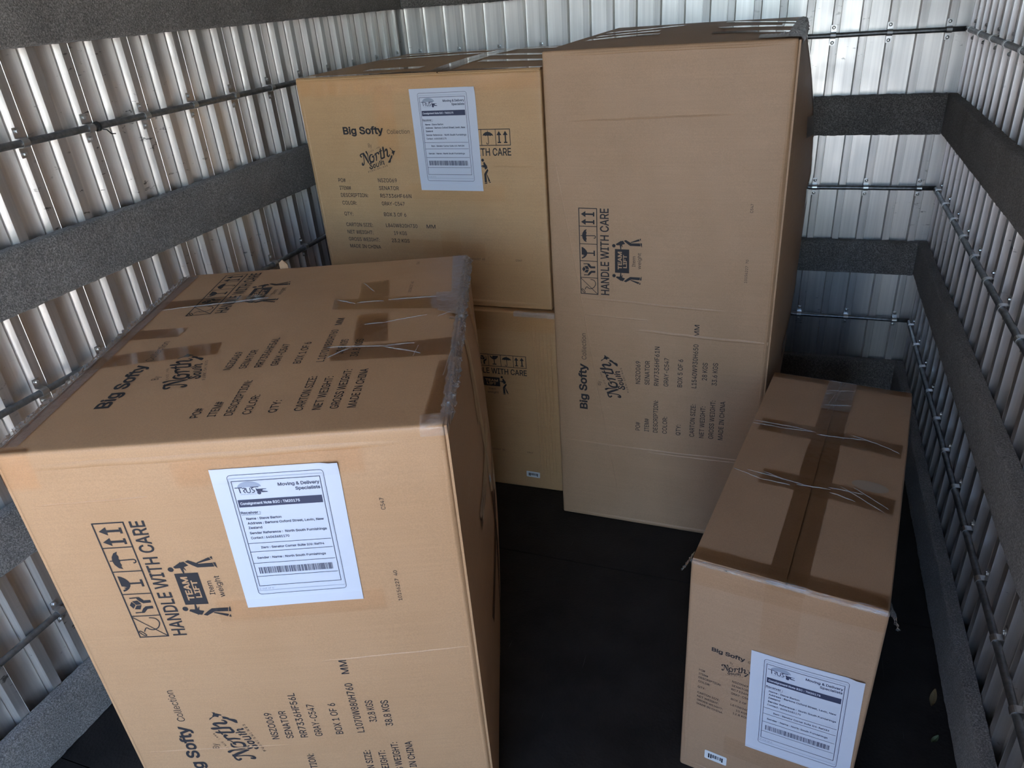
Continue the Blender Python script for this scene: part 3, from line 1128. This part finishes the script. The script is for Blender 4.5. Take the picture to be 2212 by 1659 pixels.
# ------------------------------------------------------------------ tie rails with saddle clamps
def clamp_meshes():
    """frame: a along the pipe, o out of the wall, z up"""
    R = PIPE_R + 0.0006
    path = [(-0.034, 0.0), (-0.0105, 0.0), (-R, PIPE_OFF * 0.6)]
    for k in range(0, 9):
        a = math.radians(180 - 22.5 * k)
        path.append((R * math.cos(a), PIPE_OFF + R * math.sin(a)))
    path += [(R, PIPE_OFF * 0.6), (0.0105, 0.0), (0.034, 0.0)]
    th = 0.0018
    outer = []
    for i, (z, o) in enumerate(path):
        a, b = path[max(0, i - 1)], path[min(len(path) - 1, i + 1)]
        d = Vector((b[0] - a[0], b[1] - a[1])).normalized()
        nz = Vector((-d.y, d.x))
        outer.append((z + nz.x * th, o + nz.y * th))
    vs, fs = [], []
    n = len(path)
    for a in (-0.009, 0.009):
        vs += [(a, o, z) for z, o in path] + [(a, o, z) for z, o in outer]
    for i in range(n - 1):
        fs += [(n + i, n + i + 1, 3 * n + i + 1, 3 * n + i), (i, 2 * n + i, 2 * n + i + 1, i + 1), (i, i + 1, n + i + 1, n + i), (2 * n + i, 3 * n + i, 3 * n + i + 1, 2 * n + i + 1)]
    fs += [(0, n, 3 * n, 2 * n), (n - 1, 3 * n - 1, 4 * n - 1, 2 * n - 1)]
    sv, sf = [], []
    seg = 12
    prof = [(0.0066, 0.0018), (0.0066, 0.0030), (0.0050, 0.0034), (0.0046, 0.0058), (0.0030, 0.0072), (0.0004, 0.0074)]
    for r, o in prof:
        sv += [(r * math.cos(2 * math.pi * k / seg), o, r * math.sin(2 * math.pi * k / seg)) for k in range(seg)]
    for i in range(len(prof) - 1):
        for k in range(seg):
            sf.append((i * seg + k, i * seg + (k + 1) % seg, (i + 1) * seg + (k + 1) % seg, (i + 1) * seg + k))
    sf.append(tuple((len(prof) - 1) * seg + k for k in range(seg)))
    return (vs, fs), (sv, sf)

(CV, CF), (SV, SF) = clamp_meshes()

def tie_rail(wall, z, label, spots):
    if wall == 'left':
        root = empty('tie_rail', (XL, YD, z))
        T = lambda a, o, h: (o, a, h)
        pts = [(PIPE_OFF, 0.05, 0), (PIPE_OFF, YB - 0.01 - YD, 0)]
    elif wall == 'right':
        root = empty('tie_rail', (XR, YD, z))
        T = lambda a, o, h: (-o, a, h)
        pts = [(-PIPE_OFF, 0.05, 0), (-PIPE_OFF, YB - 0.026 - YD, 0)]
    else:
        root = empty('tie_rail', (0, YB, z))
        T = lambda a, o, h: (a, -o, h)
        pts = [(XL + 0.028, -PIPE_OFF, 0), (XR - 0.012, -PIPE_OFF, 0)]
    n = 24
    line = []
    for i in range(n + 1):
        p = Vector(pts[0]).lerp(Vector(pts[1]), i / n)
        p.z += noise.noise(Vector((i * 0.5, z * 4, len(wall)))) * 0.0016
        line.append(p)
    mb = MB()
    mb.tube(line, PIPE_R, 14)
    mb.build('pipe', 'steel', root, True)
    mb = MB()
    mb.add([T(*v) for v in CV], CF)
    cme = mb.mesh('saddle_clamp', 'strap')
    mb = MB()
    mb.add([T(*v) for v in SV], SF)
    sme = mb.mesh('screw', 'screw')
    base = YD if wall != 'back' else 0.0
    for a in spots:
        c = link('saddle_clamp', cme, root)
        c.location = (0, a - base, 0) if wall != 'back' else (a, 0, 0)
        for dz in (0.0255, -0.0255):
            s = link('screw', sme, c)
            s.location = (0, 0, dz)
    tag(root, label, 'tie rail', 'steel tie rails')
    return root

left_spots = [1.449 + 0.1885 * k for k in range(-8, 10) if 1.449 + 0.1885 * k < YB - 0.03]
right_spots = [1.793 + RW * k for k in range(-8, 8) if 1.793 + RW * k < YB - 0.03]
back_spots = [0.0975 + BW * k for k in range(-9, 3) if XL + 0.04 < 0.0975 + BW * k < XR - 0.04]
for i, z in enumerate(PIPE_Z):
    tie_rail('left', z, f'{LEVEL[i]} grey steel tie pipe clamped along the ribbed left wall', left_spots)
    tie_rail('back', z, f'{LEVEL[i]} steel tie pipe clamped across the ribbed end wall', back_spots)
    tie_rail('right', z, f'{LEVEL[i]} steel tie pipe clamped along the ribbed right wall', right_spots)

# a scrap of black twine left tied round the highest left rail
mb = MB()
ty = 1.468
for k in range(3):
    mb.tube([(XL + PIPE_OFF + 0.0105 * math.cos(2 * math.pi * j / 12), ty + 0.003 * k, PIPE_Z[0] + 0.0105 * math.sin(2 * math.pi * j / 12)) for j in range(13)], 0.0016, 6)
mb.tube([(XL + 0.024, ty + 0.004, PIPE_Z[0] - 0.006), (XL + 0.028, ty + 0.016, PIPE_Z[0] - 0.010), (XL + 0.026, ty + 0.028, PIPE_Z[0] - 0.022), (XL + 0.027, ty + 0.040, PIPE_Z[0] - 0.024)], 0.0016, 6)
tag(mb.build('twine_scrap', 'string', None, True), 'short black twine knotted round the highest pipe on the left wall', 'twine')

# ------------------------------------------------------------------ box 1 of 6: big carton lying on its side, front left
def rot_map(s0, t0, u0, x0, ks, kt):
    """artwork that reads upwards: u runs up the face, v (up of the lettering) points left"""
    return lambda u, v: (s0 + (-v - x0) * ks, t0 + (u - u0) * kt)

A_W, A_D, A_H = 0.7625, 0.8778, 1.07
root = empty('carton', (-1.2018, 0.6458, 0.0), 0.3565)
tag(root, 'large carton on its side in the left foreground, printed box 1 of 6', 'carton', 'furniture cartons')
A = Carton(root, A_W, A_D, A_H, 'card_a', {'front': (0.006, 0.5, 0.5), 'top': (0.006, 0.5, 0.5), 'right': (0.030, 0.62, 0.5)}, 1.7, ('right', 'left'))
A.body()
A.flap('right', 0.004, 0.004, A_D / 2 - 0.002, A_H - 0.004)
A.flap('right', A_D / 2 + 0.002, 0.004, A_D - 0.004, A_H - 0.004)
A.flap('left', 0.004, 0.004, A_D / 2 - 0.002, A_H - 0.004)
A.flap('left', A_D / 2 + 0.002, 0.004, A_D - 0.004, A_H - 0.004)
det_a = art_details('RR7336HF56L', 'BOX 1 OF 6', 'L1070W880H760', '32.8 KGS', '38.8 KGS', (135, 149, 66, 78))
for f, sym, fn in (('front', rot_map(178, 641, 0, 0, 1.0, 1.0), rot_map(304, 325, 566, 260, 1.055, 1.04)), ('top', rot_map(174, 562, 0, 0, 1.04, 1.03), rot_map(304, 255, 566, 260, 1.06, 1.03))):
    A.decal('handling_symbols', art_symbols(), f, sym)
    tm = A.decal('team_lift_mark', art_team(), f, sym)
    A.decal('team_lift_lettering', art_team_letters(), f, sym, 'card_a', 0.0010, parent=tm)
    A.prints(f, fn, det_a, (('C547', 908, -638, 25, 7.5), ('10156227  40', 695, -637, 74, 7)) if f == 'front' else (('C547', 822, -636, 25, 7.5), ('10156227  40', 614, -637, 74, 7)),
             lambda u, v: (-v, u))
A.sheet('front', ((0.354, 1.014), (0.573, 1.014), (0.348, 0.705), (0.566, 0.707)), 'Item : Senator Corner Suite 2/6: Ref94', '2 out of 6', 11,
        'white printed delivery note taped to the front')
A.tape('front', (0.292, 1.007), (0.616, 1.016), 0.050, 'tape_pale', 0.0034)
A.tape('front', (0.290, 0.700), (0.606, 0.704), 0.050, 'tape_pale', 0.0034)
# tape on the top face
A.tape('top', (0.016, 0.02), (0.016, A_D - 0.02), 0.040, 'film', 0.0012, 0.0012, 'tape')
A.tape('top', (-0.05, 0.472), (0.148, 0.462), 0.050, 'tape', 0.0015)
A.tape('top', (-0.05, 0.326), (0.262, 0.362), 0.060, 'tape', 0.0018)
A.tape('top', (-0.05, 0.650), (0.288, 0.642), 0.050, 'tape', 0.0015)
A.patch('top', ((0.516, 0.256), (0.785, 0.262), (0.785, 0.345), (0.504, 0.312)), 'tape', 0.0016, 0.0008)
A.patch('top', ((0.466, 0.529), (0.710, 0.500), (0.701, 0.583), (0.458, 0.593)), 'tape', 0.0019, 0.0006)
A.patch('top', ((0.548, 0.335), (0.618, 0.336), (0.599, 0.489), (0.531, 0.484)), 'tape', 0.0022, 0.0006)
A.patch('top', ((0.519, 0.554), (0.586, 0.597), (0.571, 0.709), (0.505, 0.699)), 'tape', 0.0024)
A.patch('top', ((0.711, 0.488), (0.785, 0.440), (0.785, 0.596), (0.698, 0.603)), 'film', 0.0026, 0.0010)
A.patch('top', ((0.721, 0.031), (0.780, 0.030), (0.780, 0.240), (0.733, 0.235)), 'tape', 0.0022, 0.0006)
A.patch('top', ((0.735, 0.600), (0.780, 0.600), (0.780, 0.872), (0.722, 0.872)), 'film', 0.0022, 0.0010)
A.creases('top', [(a[0], a[1], b[0], b[1], 0.0020, 0.0010) for a, b in (((0.519, 0.562), (0.58, 0.563)), ((0.591, 0.567), (0.705, 0.571)), ((0.558, 0.426), (0.599, 0.43)), ((0.599, 0.43), (0.69, 0.463)),
    ((0.5, 0.318), (0.621, 0.311)), ((0.621, 0.313), (0.677, 0.32)), ((0.616, 0.309), (0.695, 0.271)), ((0.681, 0.26), (0.686, 0.306)), ((0.51, 0.27), (0.549, 0.311)), ((0.51, 0.698), (0.549, 0.629)),
    ((0.468, 0.588), (0.516, 0.555)), ((0.037, 0.613), (0.213, 0.623)), ((0.213, 0.623), (0.291, 0.635)), ((0.714, 0.451), (0.74, 0.475)), ((0.745, 0.17), (0.755, 0.277)))], 'film_white', 'tape_fold', 0.0034)
# tape on the front's corners
A.tape('front', (-0.03, A_H - 0.030), (0.062, A_H - 0.030), 0.085, 'tape', 0.0012, 0.0006)
A.tape('front', (A_W - 0.045, A_H - 0.012), (A_W + 0.02, A_H - 0.012), 0.016, 'film', 0.0012, 0.0010)
# strips pulled down over the right-hand flaps
for a, b, w in (((0.46, A_H + 0.02), (0.40, 0.83), 0.045), ((0.60, A_H + 0.02), (0.80, 0.66), 0.045), ((0.70, 0.66), (0.22, 0.40), 0.05), ((0.44, 1.05), (0.44, 0.02), 0.05), ((0.55, 0.74), (0.20, 0.70), 0.045)):
    A.tape('right', a, b, w, 'tape_pale', 0.0014, 0.0006)
A.creases('front', [(0.03, 0.962, 0.24, 0.966, 0.006, 0.0016), (0.02, 0.30, 0.34, 0.305, 0.006, 0.0012), (0.45, 0.55, 0.755, 0.56, 0.006, 0.0012),
                    (0.03, A_H - 0.030, A_W - 0.08, A_H - 0.028, 0.016, 0.0020), (A_W - 0.012, 0.05, A_W - 0.012, A_H - 0.05, 0.008, 0.0016)])
# crumpled film ridge along the top right edge
def film_ridge(c, f, a, b, wid, height, nm='crumpled_film', seed=1.0, mat='film_white'):
    a, b = Vector(a), Vector(b)
    L = (b - a).length
    d = (b - a) / L
    nr = Vector((-d.y, d.x))
    n, m = int(L / 0.0045), 9
    mb = MB()
    vs = []
    for i in range(n + 1):
        for j in range(m + 1):
            x = j / m - 0.5
            q = a + d * (L * i / n) + nr * (x * wid + 0.004 * noise.noise(Vector((i * 0.35, j * 0.5, seed))))
            hh = height * (1 - (2 * x) ** 2) * (0.25 + 0.75 * abs(noise.noise(Vector((i * 0.42, j * 0.75, seed)))) * 2) * min(1, i / 6, (n - i) / 6)
            vs.append(c.P(f, q.x, q.y, 0.003 + max(0, hh)))
    k = lambda i, j: i * (m + 1) + j
    mb.add(vs, [(k(i, j), k(i + 1, j), k(i + 1, j + 1), k(i, j + 1)) for i in range(n) for j in range(m)])
    return mb.build(nm, mat, c.root)
film_ridge(A, 'top', (A_W + 0.002, 0.02), (A_W + 0.004, A_D - 0.01), 0.026, 0.012, mat='film')
film_ridge(A, 'top', (-0.004, 0.02), (-0.004, A_D - 0.01), 0.034, 0.008, seed=4.0, mat='film')
film_ridge(A, 'top', (A_W - 0.045, 0.014), (A_W + 0.004, 0.018), 0.034, 0.006, seed=7.0, mat='film')
# torn cardboard tab sticking up behind the far top edge
mb = MB()
mb.add([(0.250, A_D + 0.003, 1.04), (0.276, A_D + 0.003, 1.04), (0.272, A_D + 0.004, 1.078), (0.260, A_D + 0.005, 1.092), (0.250, A_D + 0.004, 1.084),
        (0.250, A_D + 0.006, 1.04), (0.276, A_D + 0.006, 1.04), (0.272, A_D + 0.007, 1.078), (0.260, A_D + 0.008, 1.092), (0.250, A_D + 0.007, 1.084)],
       [(0, 1, 2, 3, 4), (9, 8, 7, 6, 5), (0, 5, 6, 1), (1, 6, 7, 2), (2, 7, 8, 3), (3, 8, 9, 4), (4, 9, 5, 0)])
mb.build('torn_tab', 'card_a', root, label='torn pale cardboard tab')

# ------------------------------------------------------------------ carton at the bottom of the rear stack
F_Z = 0.7332
F_W, F_D = 0.845, 0.84
root = empty('carton', (-1.534, 2.1248, 0.0), 0.0278)
tag(root, 'carton standing on the floor under box 3 of 6, with a small barcode sticker', 'carton', 'furniture cartons')
F = Carton(root, F_W, F_D, F_Z - 0.004, 'card_b', {'front': (0.006, 0.5, 0.5), 'top': (0.0, 0.5, 0.5), 'right': (0.003, 0.5, 0.5)}, 5.1)
F.body()
symF = lambda u, v: (734 - (278 - u) * 0.84, 517 + v * 0.82)
F.decal('handling_symbols', art_symbols(), 'front', symF)
tm = F.decal('team_lift_mark', art_team(), 'front', symF)
F.decal('team_lift_lettering', art_team_letters(), 'front', symF, 'card_b', 0.0010, parent=tm)
F.prints('front', lambda u, v: (107 + (u - 392) * 0.88, 401 + (v + 278) * 0.88), None, (('C547', 714, 160, 22, 6.5), ('10156227  50', 566, 160, 60, 6.5)), lambda u, v: (u, v))
F.barcode('front', 0.731, 0.064, 0.053, 0.026, -0.04, 3)
F.tape('front', (0.02, F_Z - 0.040), (F_W - 0.005, F_Z - 0.040), 0.070, 'tape', 0.0011)
F.creases('front', [(0.764 + 0.012 * k, 0.02 + 0.01 * (k % 3), 0.764 + 0.0125 * k, F_Z - 0.03 - 0.02 * (k % 2), 0.007, 0.0028) for k in range(6)])
film_ridge(F, 'front', (0.70, F_Z - 0.008), (F_W, F_Z - 0.010), 0.02, 0.004, seed=2.0)

# ------------------------------------------------------------------ box 3 of 6: upper carton of the rear stack
B_W, B_D, B_H = 0.83, 0.83, 1.4867 - F_Z
root = empty('carton', (-1.5343, 2.1559, F_Z), 0.0163)
tag(root, 'upper carton of the rear stack, printed box 3 of 6 with a delivery note', 'carton', 'furniture cartons')
B = Carton(root, B_W, B_D, B_H, 'card_b', {'front': (0.006, 0.5, 0.5), 'top': (0.010, 0.5, 0.5), 'bottom': (0.0, 0.5, 0.5), 'right': (0.003, 0.5, 0.5)}, 8.3, ('top',))
B.body()
B.flap('top', 0.003, 0.006, 0.50, B_D - 0.004)
B.flap('top', 0.504, 0.006, B_W - 0.003, B_D - 0.004)
symB = lambda u, v: (725 - (278 - u) * 0.84, 1272 - F_Z * 1000 + v * 0.85)
mapB = lambda u, v: (97 + (u - 392) * 0.88, 1158 - F_Z * 1000 + (v + 278) * 0.88)
B.decal('handling_symbols', art_symbols(), 'front', symB)
tm = B.decal('team_lift_mark', art_team(), 'front', symB)
B.decal('team_lift_lettering', art_team_letters(), 'front', symB, 'card_b', 0.0010, parent=tm)
B.prints('front', mapB, art_details('RS7336HF66N', 'BOX 3 OF 6', 'L840W820H730', '19 KGS', '23.2 KGS', (132, 136, 56, 78)),
         (('C547', 714, 902 - F_Z * 1000, 22, 6.5), ('10156227  60', 548, 902 - F_Z * 1000, 58, 6.5)), lambda u, v: (u, v))
zb = lambda z: z - F_Z
B.sheet('front', ((0.404, zb(1.443)), (0.622, zb(1.444)), (0.408, zb(1.135)), (0.624, zb(1.133))), 'Item : Senator Corner Suite 6/6: Ref184', '6 out of 6', 23,
        'white printed delivery note on the front')
B.tape('front', (0.006, B_H - 0.010), (B_W - 0.004, B_H - 0.010), 0.090, 'tape', 0.0011)
B.tape('front', (0.308, B_H - 0.030), (0.308, zb(1.231)), 0.075, 'tape', 0.0014)
B.tape('front', (0.325, zb(1.133)), (0.695, zb(1.124)), 0.050, 'tape_pale', 0.0034)
B.tape('front', (0.26, zb(0.945)), (0.61, zb(0.935)), 0.050, 'tape', 0.0013)
B.tape('front', (0.490, zb(1.00)), (0.490, zb(0.90)), 0.070, 'tape', 0.0010)
B.tape('top', (0.502, 0.01), (0.502, B_D - 0.01), 0.075, 'tape', 0.0014, 0.0004)
for y, x0, x1 in ((0.22, 0.56, 0.80), (0.40, 0.50, 0.80), (0.52, 0.06, 0.50), (0.68, 0.06, 0.50), (0.70, 0.52, 0.82), (0.12, 0.20, 0.40)):
    B.tape('top', (x0, y), (x1, y), 0.055, 'tape_pale', 0.0017)
B.creases('front', [(0.66, zb(1.21), 0.80, zb(1.208), 0.006, 0.0014), (0.004, B_H - 0.004, B_W - 0.004, B_H - 0.004, 0.008, 0.0016), (0.011, 0.04, 0.011, B_H - 0.04, 0.008, 0.0016),
                    (0.44, 0.020, B_W - 0.02, 0.016, 0.016, 0.0030)])

# ------------------------------------------------------------------ box 5 of 6: tall carton standing on end
C_W, C_D, C_H = 0.6494, 0.9221, 1.5386
root = empty('carton', (-0.6555, 2.0354, 0.0), -0.0032)
tag(root, 'tallest carton, standing on end beside the stack, printed box 5 of 6', 'carton', 'furniture cartons')
C = Carton(root, C_W, C_D, C_H, 'card_c', {'front': (0.008, 0.5, 0.45), 'top': (0.013, 0.55, 0.5), 'right': (0.065, 0.55, 0.72), 'left': (0.002, 0.5, 0.5)}, 12.9, ('right',))
C.body()
C.flap('right', 0.004, 0.004, C_D / 2 - 0.002, C_H - 0.004)
C.flap('right', C_D / 2 + 0.002, 0.004, C_D - 0.004, C_H - 0.004)
symC = rot_map(146, 857, 0, 0, 0.96, 0.953)
mapC = lambda u, v: (-v, u)
C.decal('handling_symbols', art_symbols(), 'front', symC)
tm = C.decal('team_lift_mark', art_team(), 'front', symC)
C.decal('team_lift_lettering', art_team_letters(), 'front', symC, 'card_c', 0.0010, parent=tm)
C.prints('front', mapC, art_details('RW7336HF61N', 'BOX 5 OF 6', 'L1540W930H650', '28 KGS', '33.6 KGS', (135, 149, 60, 77)),
         (('C547', 1118, -573, 24, 7.5), ('10156227  70', 919, -572, 68, 7)), mapC)
C.creases('front', [(0.004, 0.317, 0.645, 0.322, 0.008, 0.0026), (0.30, 0.308, 0.645, 0.311, 0.006, 0.0016), (0.26, 0.750, 0.645, 0.735, 0.012, 0.0030), (0.10, 0.845, 0.52, 0.828, 0.010, 0.0022),
                    (0.10, 0.790, 0.30, 0.785, 0.008, 0.0016), (0.06, 1.36, 0.52, 1.37, 0.006, 0.0016), (0.018, 1.30, 0.215, 0.05, 0.005, 0.0012),
                    (C_W - 0.012, 0.05, C_W - 0.012, C_H - 0.05, 0.008, 0.0016), (0.02, 0.012, C_W - 0.02, 0.012, 0.016, 0.0024), (0.02, C_H - 0.010, C_W - 0.02, C_H - 0.010, 0.010, 0.0018)])
for a, b, w in (((0.06, 0.25), (0.27, 0.25), 0.05), ((0.06, 0.38), (0.25, 0.38), 0.05), ((0.05, 0.55), (0.30, 0.55), 0.05), ((0.42, 0.60), (0.64, 0.60), 0.06), ((0.42, 0.20), (0.64, 0.20), 0.055), ((0.43, 0.32), (0.64, 0.42), 0.05)):
    C.tape('top', a, (b[0] + (0.02 if b[0] > 0.5 else 0), b[1]), w, 'tape_pale', 0.0014)
C.tape('right', (0.46, 0.02), (0.46, C_H + 0.06), 0.075, 'tape', 0.0014)
C.tape('right', (0.30, 1.08), (0.80, 1.14), 0.055, 'tape_pale', 0.0018)
C.tape('right', (0.20, 0.62), (0.80, 0.80), 0.055, 'tape_pale', 0.0018, 0.0006)
C.tape('right', (0.20, 1.30), (0.80, 1.22), 0.055, 'tape_pale', 0.0018)
film_ridge(C, 'top', (0.55, 0.06), (C_W + 0.01, 0.06), 0.09, 0.007, seed=3.0, mat='film_bright')
film_ridge(C, 'top', (C_W - 0.01, 0.02), (C_W + 0.006, C_D * 0.9), 0.05, 0.007, seed=9.0, mat='film_bright')

# ------------------------------------------------------------------ box 2 of 6: narrow carton on the right
E_W, E_D, E_H = 0.3629, 0.8667, 0.6518
root = empty('carton', (-0.1103, 1.1661, 0.0), -0.1434)
tag(root, 'narrow carton on the right foreground floor, printed box 2 of 6', 'carton', 'furniture cartons')
E = Carton(root, E_W, E_D, E_H, 'card_e', {'front': (0.006, 0.5, 0.5), 'top': (0.004, 0.5, 0.5), 'right': (0.010, 0.5, 0.5), 'left': (0.006, 0.5, 0.5)}, 20.4, ('top',))
E.body()
E.flap('top', 0.003, 0.003, 0.182, E_D - 0.003, 0.001)
E.flap('top', 0.186, 0.003, E_W - 0.003, E_D - 0.003)
mapE = lambda u, v: (32 + (u - 392) * 0.415, 344 + (v + 278) * 0.415)
E.prints('front', mapE, art_details('RC7336HF60N', 'BOX 2 OF 6', 'L870W360H650', '10 KGS', '12.8 KGS', (132, 136, 60, 80)))
E.sheet('front', ((0.136, 0.459), (0.349, 0.466), (0.146, 0.160), (0.357, 0.166)), 'Item : Senator Corner Suite 3/6: Ref283', '3 out of 6', 37, 'white printed delivery note on the front')
E.barcode('front', 0.084, 0.076, 0.051, 0.030, 0.0, 5)
E.tape('front', (0.181, E_H + 0.03), (0.184, 0.476), 0.070, 'tape_pale', 0.0014, 0.0006)
E.tape('front', (0.003, E_H - 0.020), (E_W - 0.003, E_H - 0.008), 0.085, 'tape', 0.0011)
E.tape('front', (0.10, 0.140), (0.36, 0.140), 0.06, 'tape_pale', 0.0034)
E.tape('top', (0.184, -0.02), (0.184, 0.50), 0.072, 'tape', 0.0017)
E.tape('top', (0.184, 0.42), (0.188, E_D + 0.02), 0.068, 'tape', 0.0023, 0.0008)
E.tape('top', (0.022, 0.560), (0.352, 0.548), 0.062, 'tape', 0.0028, 0.0012)
E.tape('top', (0.070, 0.330), (0.350, 0.316), 0.060, 'tape', 0.0028, 0.0012)
E.tape('top', (0.186, 0.69), (0.188, 0.86), 0.072, 'film', 0.0036, 0.0022)
E.creases('top', [(a[0], a[1], b[0], b[1], 0.0016, 0.0010) for a, b in (((0.004, 0.558), (0.08, 0.554)), ((0.08, 0.554), (0.156, 0.56)), ((0.005, 0.571), (0.147, 0.564)), ((0.222, 0.558), (0.282, 0.57)),
    ((0.242, 0.578), (0.319, 0.554)), ((0.319, 0.554), (0.347, 0.537)), ((0.006, 0.338), (0.073, 0.314)), ((0.073, 0.314), (0.137, 0.311)), ((0.074, 0.345), (0.12, 0.327)), ((0.038, 0.341), (0.169, 0.321)),
    ((0.215, 0.333), (0.286, 0.337)), ((0.239, 0.347), (0.331, 0.29)), ((0.265, 0.354), (0.339, 0.305)), ((0.22, 0.316), (0.273, 0.304)), ((0.153, 0.796), (0.222, 0.812)), ((0.158, 0.709), (0.223, 0.728)),
    ((0.167, 0.717), (0.186, 0.847)), ((0.178, 0.712), (0.193, 0.855)), ((0.169, 0.673), (0.18, 0.759)), ((0.222, 0.546), (0.225, 0.635)), ((0.16, 0.55), (0.225, 0.556)), ((0.15, 0.318), (0.22, 0.326)))],
    'film_white', 'tape_fold', 0.0046)
E.tape('top', (0.004, 0.020), (E_W - 0.004, 0.020), 0.035, 'tape', 0.0030)
E.tape('top', (0.004, E_D - 0.018), (E_W - 0.004, E_D - 0.018), 0.035, 'tape', 0.0030)
sm = []
disc(sm, 0, 0, 1, 22)
E.decal('scuff', sm, 'top', lambda u, v: (297 + u * 38, 378 + v * 20), 'grime', 0.0012)
film_ridge(E, 'top', (0.0, -0.004), (E_W, -0.004), 0.010, 0.0030, seed=5.0, mat='film')
E.creases('front', [(0.012, 0.03, 0.010, 0.34, 0.012, 0.0026), (0.02, 0.02, 0.34, 0.02, 0.01, 0.002)])
# loose curls of film at the two front top corners
def film_curl(root, base, dirx, seed):
    mb = MB()
    n, m = 10, 6
    vs = []
    for i in range(n + 1):
        for j in range(m + 1):
            t, x = i / n, j / m - 0.5
            wd = 0.030 * (1 - 0.55 * t) 
            p = Vector(base) + Vector((dirx * (-0.001 + 0.020 * t + 0.008 * t * noise.noise(Vector((i * .6, j * .8, seed)))), x * wd, -0.045 * t + 0.004 * noise.noise(Vector((i * .5, j, seed + 3)))))
            vs.append(p)
    k = lambda i, j: i * (m + 1) + j
    mb.add(vs, [(k(i, j), k(i + 1, j), k(i + 1, j + 1), k(i, j + 1)) for i in range(n) for j in range(m)])
    mb.build('loose_film', 'film', root)
film_curl(root, (-0.001, 0.018, E_H - 0.004), -1, 1.0)
film_curl(root, (E_W + 0.001, 0.018, E_H - 0.004), 1, 6.0)

# ------------------------------------------------------------------ litter on the floor
def leaf(name, x, y, L, wd, ang, mat, label, cat):
    n = 8
    mb = MB()
    vs = []
    for i in range(n + 1):
        t = i / n
        hw = wd * math.sin(math.pi * min(1, t * 0.96 + 0.02)) ** 0.8
        for c in (-1, 0, 1):
            vs.append((L * (t - 0.5), c * hw, 0.0015 + 0.004 * (t - 0.5) ** 2 * 4 + (0.003 if c else 0.0)))
    b = len(vs)
    vs += [(p[0], p[1], p[2] - 0.0008) for p in vs]
    fs = []
    for i in range(n):
        for c in range(2):
            a = i * 3 + c
            fs.append((a, a + 3, a + 4, a + 1))
            fs.append((b + a, b + a + 1, b + a + 4, b + a + 3))
    mb.add(vs, fs)
    o = mb.build(name, mat)
    o.location = (x, y, 0.0002)
    o.rotation_euler = (0, 0, ang)
    return tag(o, label, cat)

leaf('dry_leaf', 0.482, 1.531, 0.060, 0.008, 1.3, 'leaf', 'curled dry brown leaf on the floor by the right wall', 'leaf')
leaf('green_leaf', 0.470, 1.404, 0.030, 0.006, 0.9, 'leaf_green', 'small green leaf scrap on the floor at lower right', 'leaf')
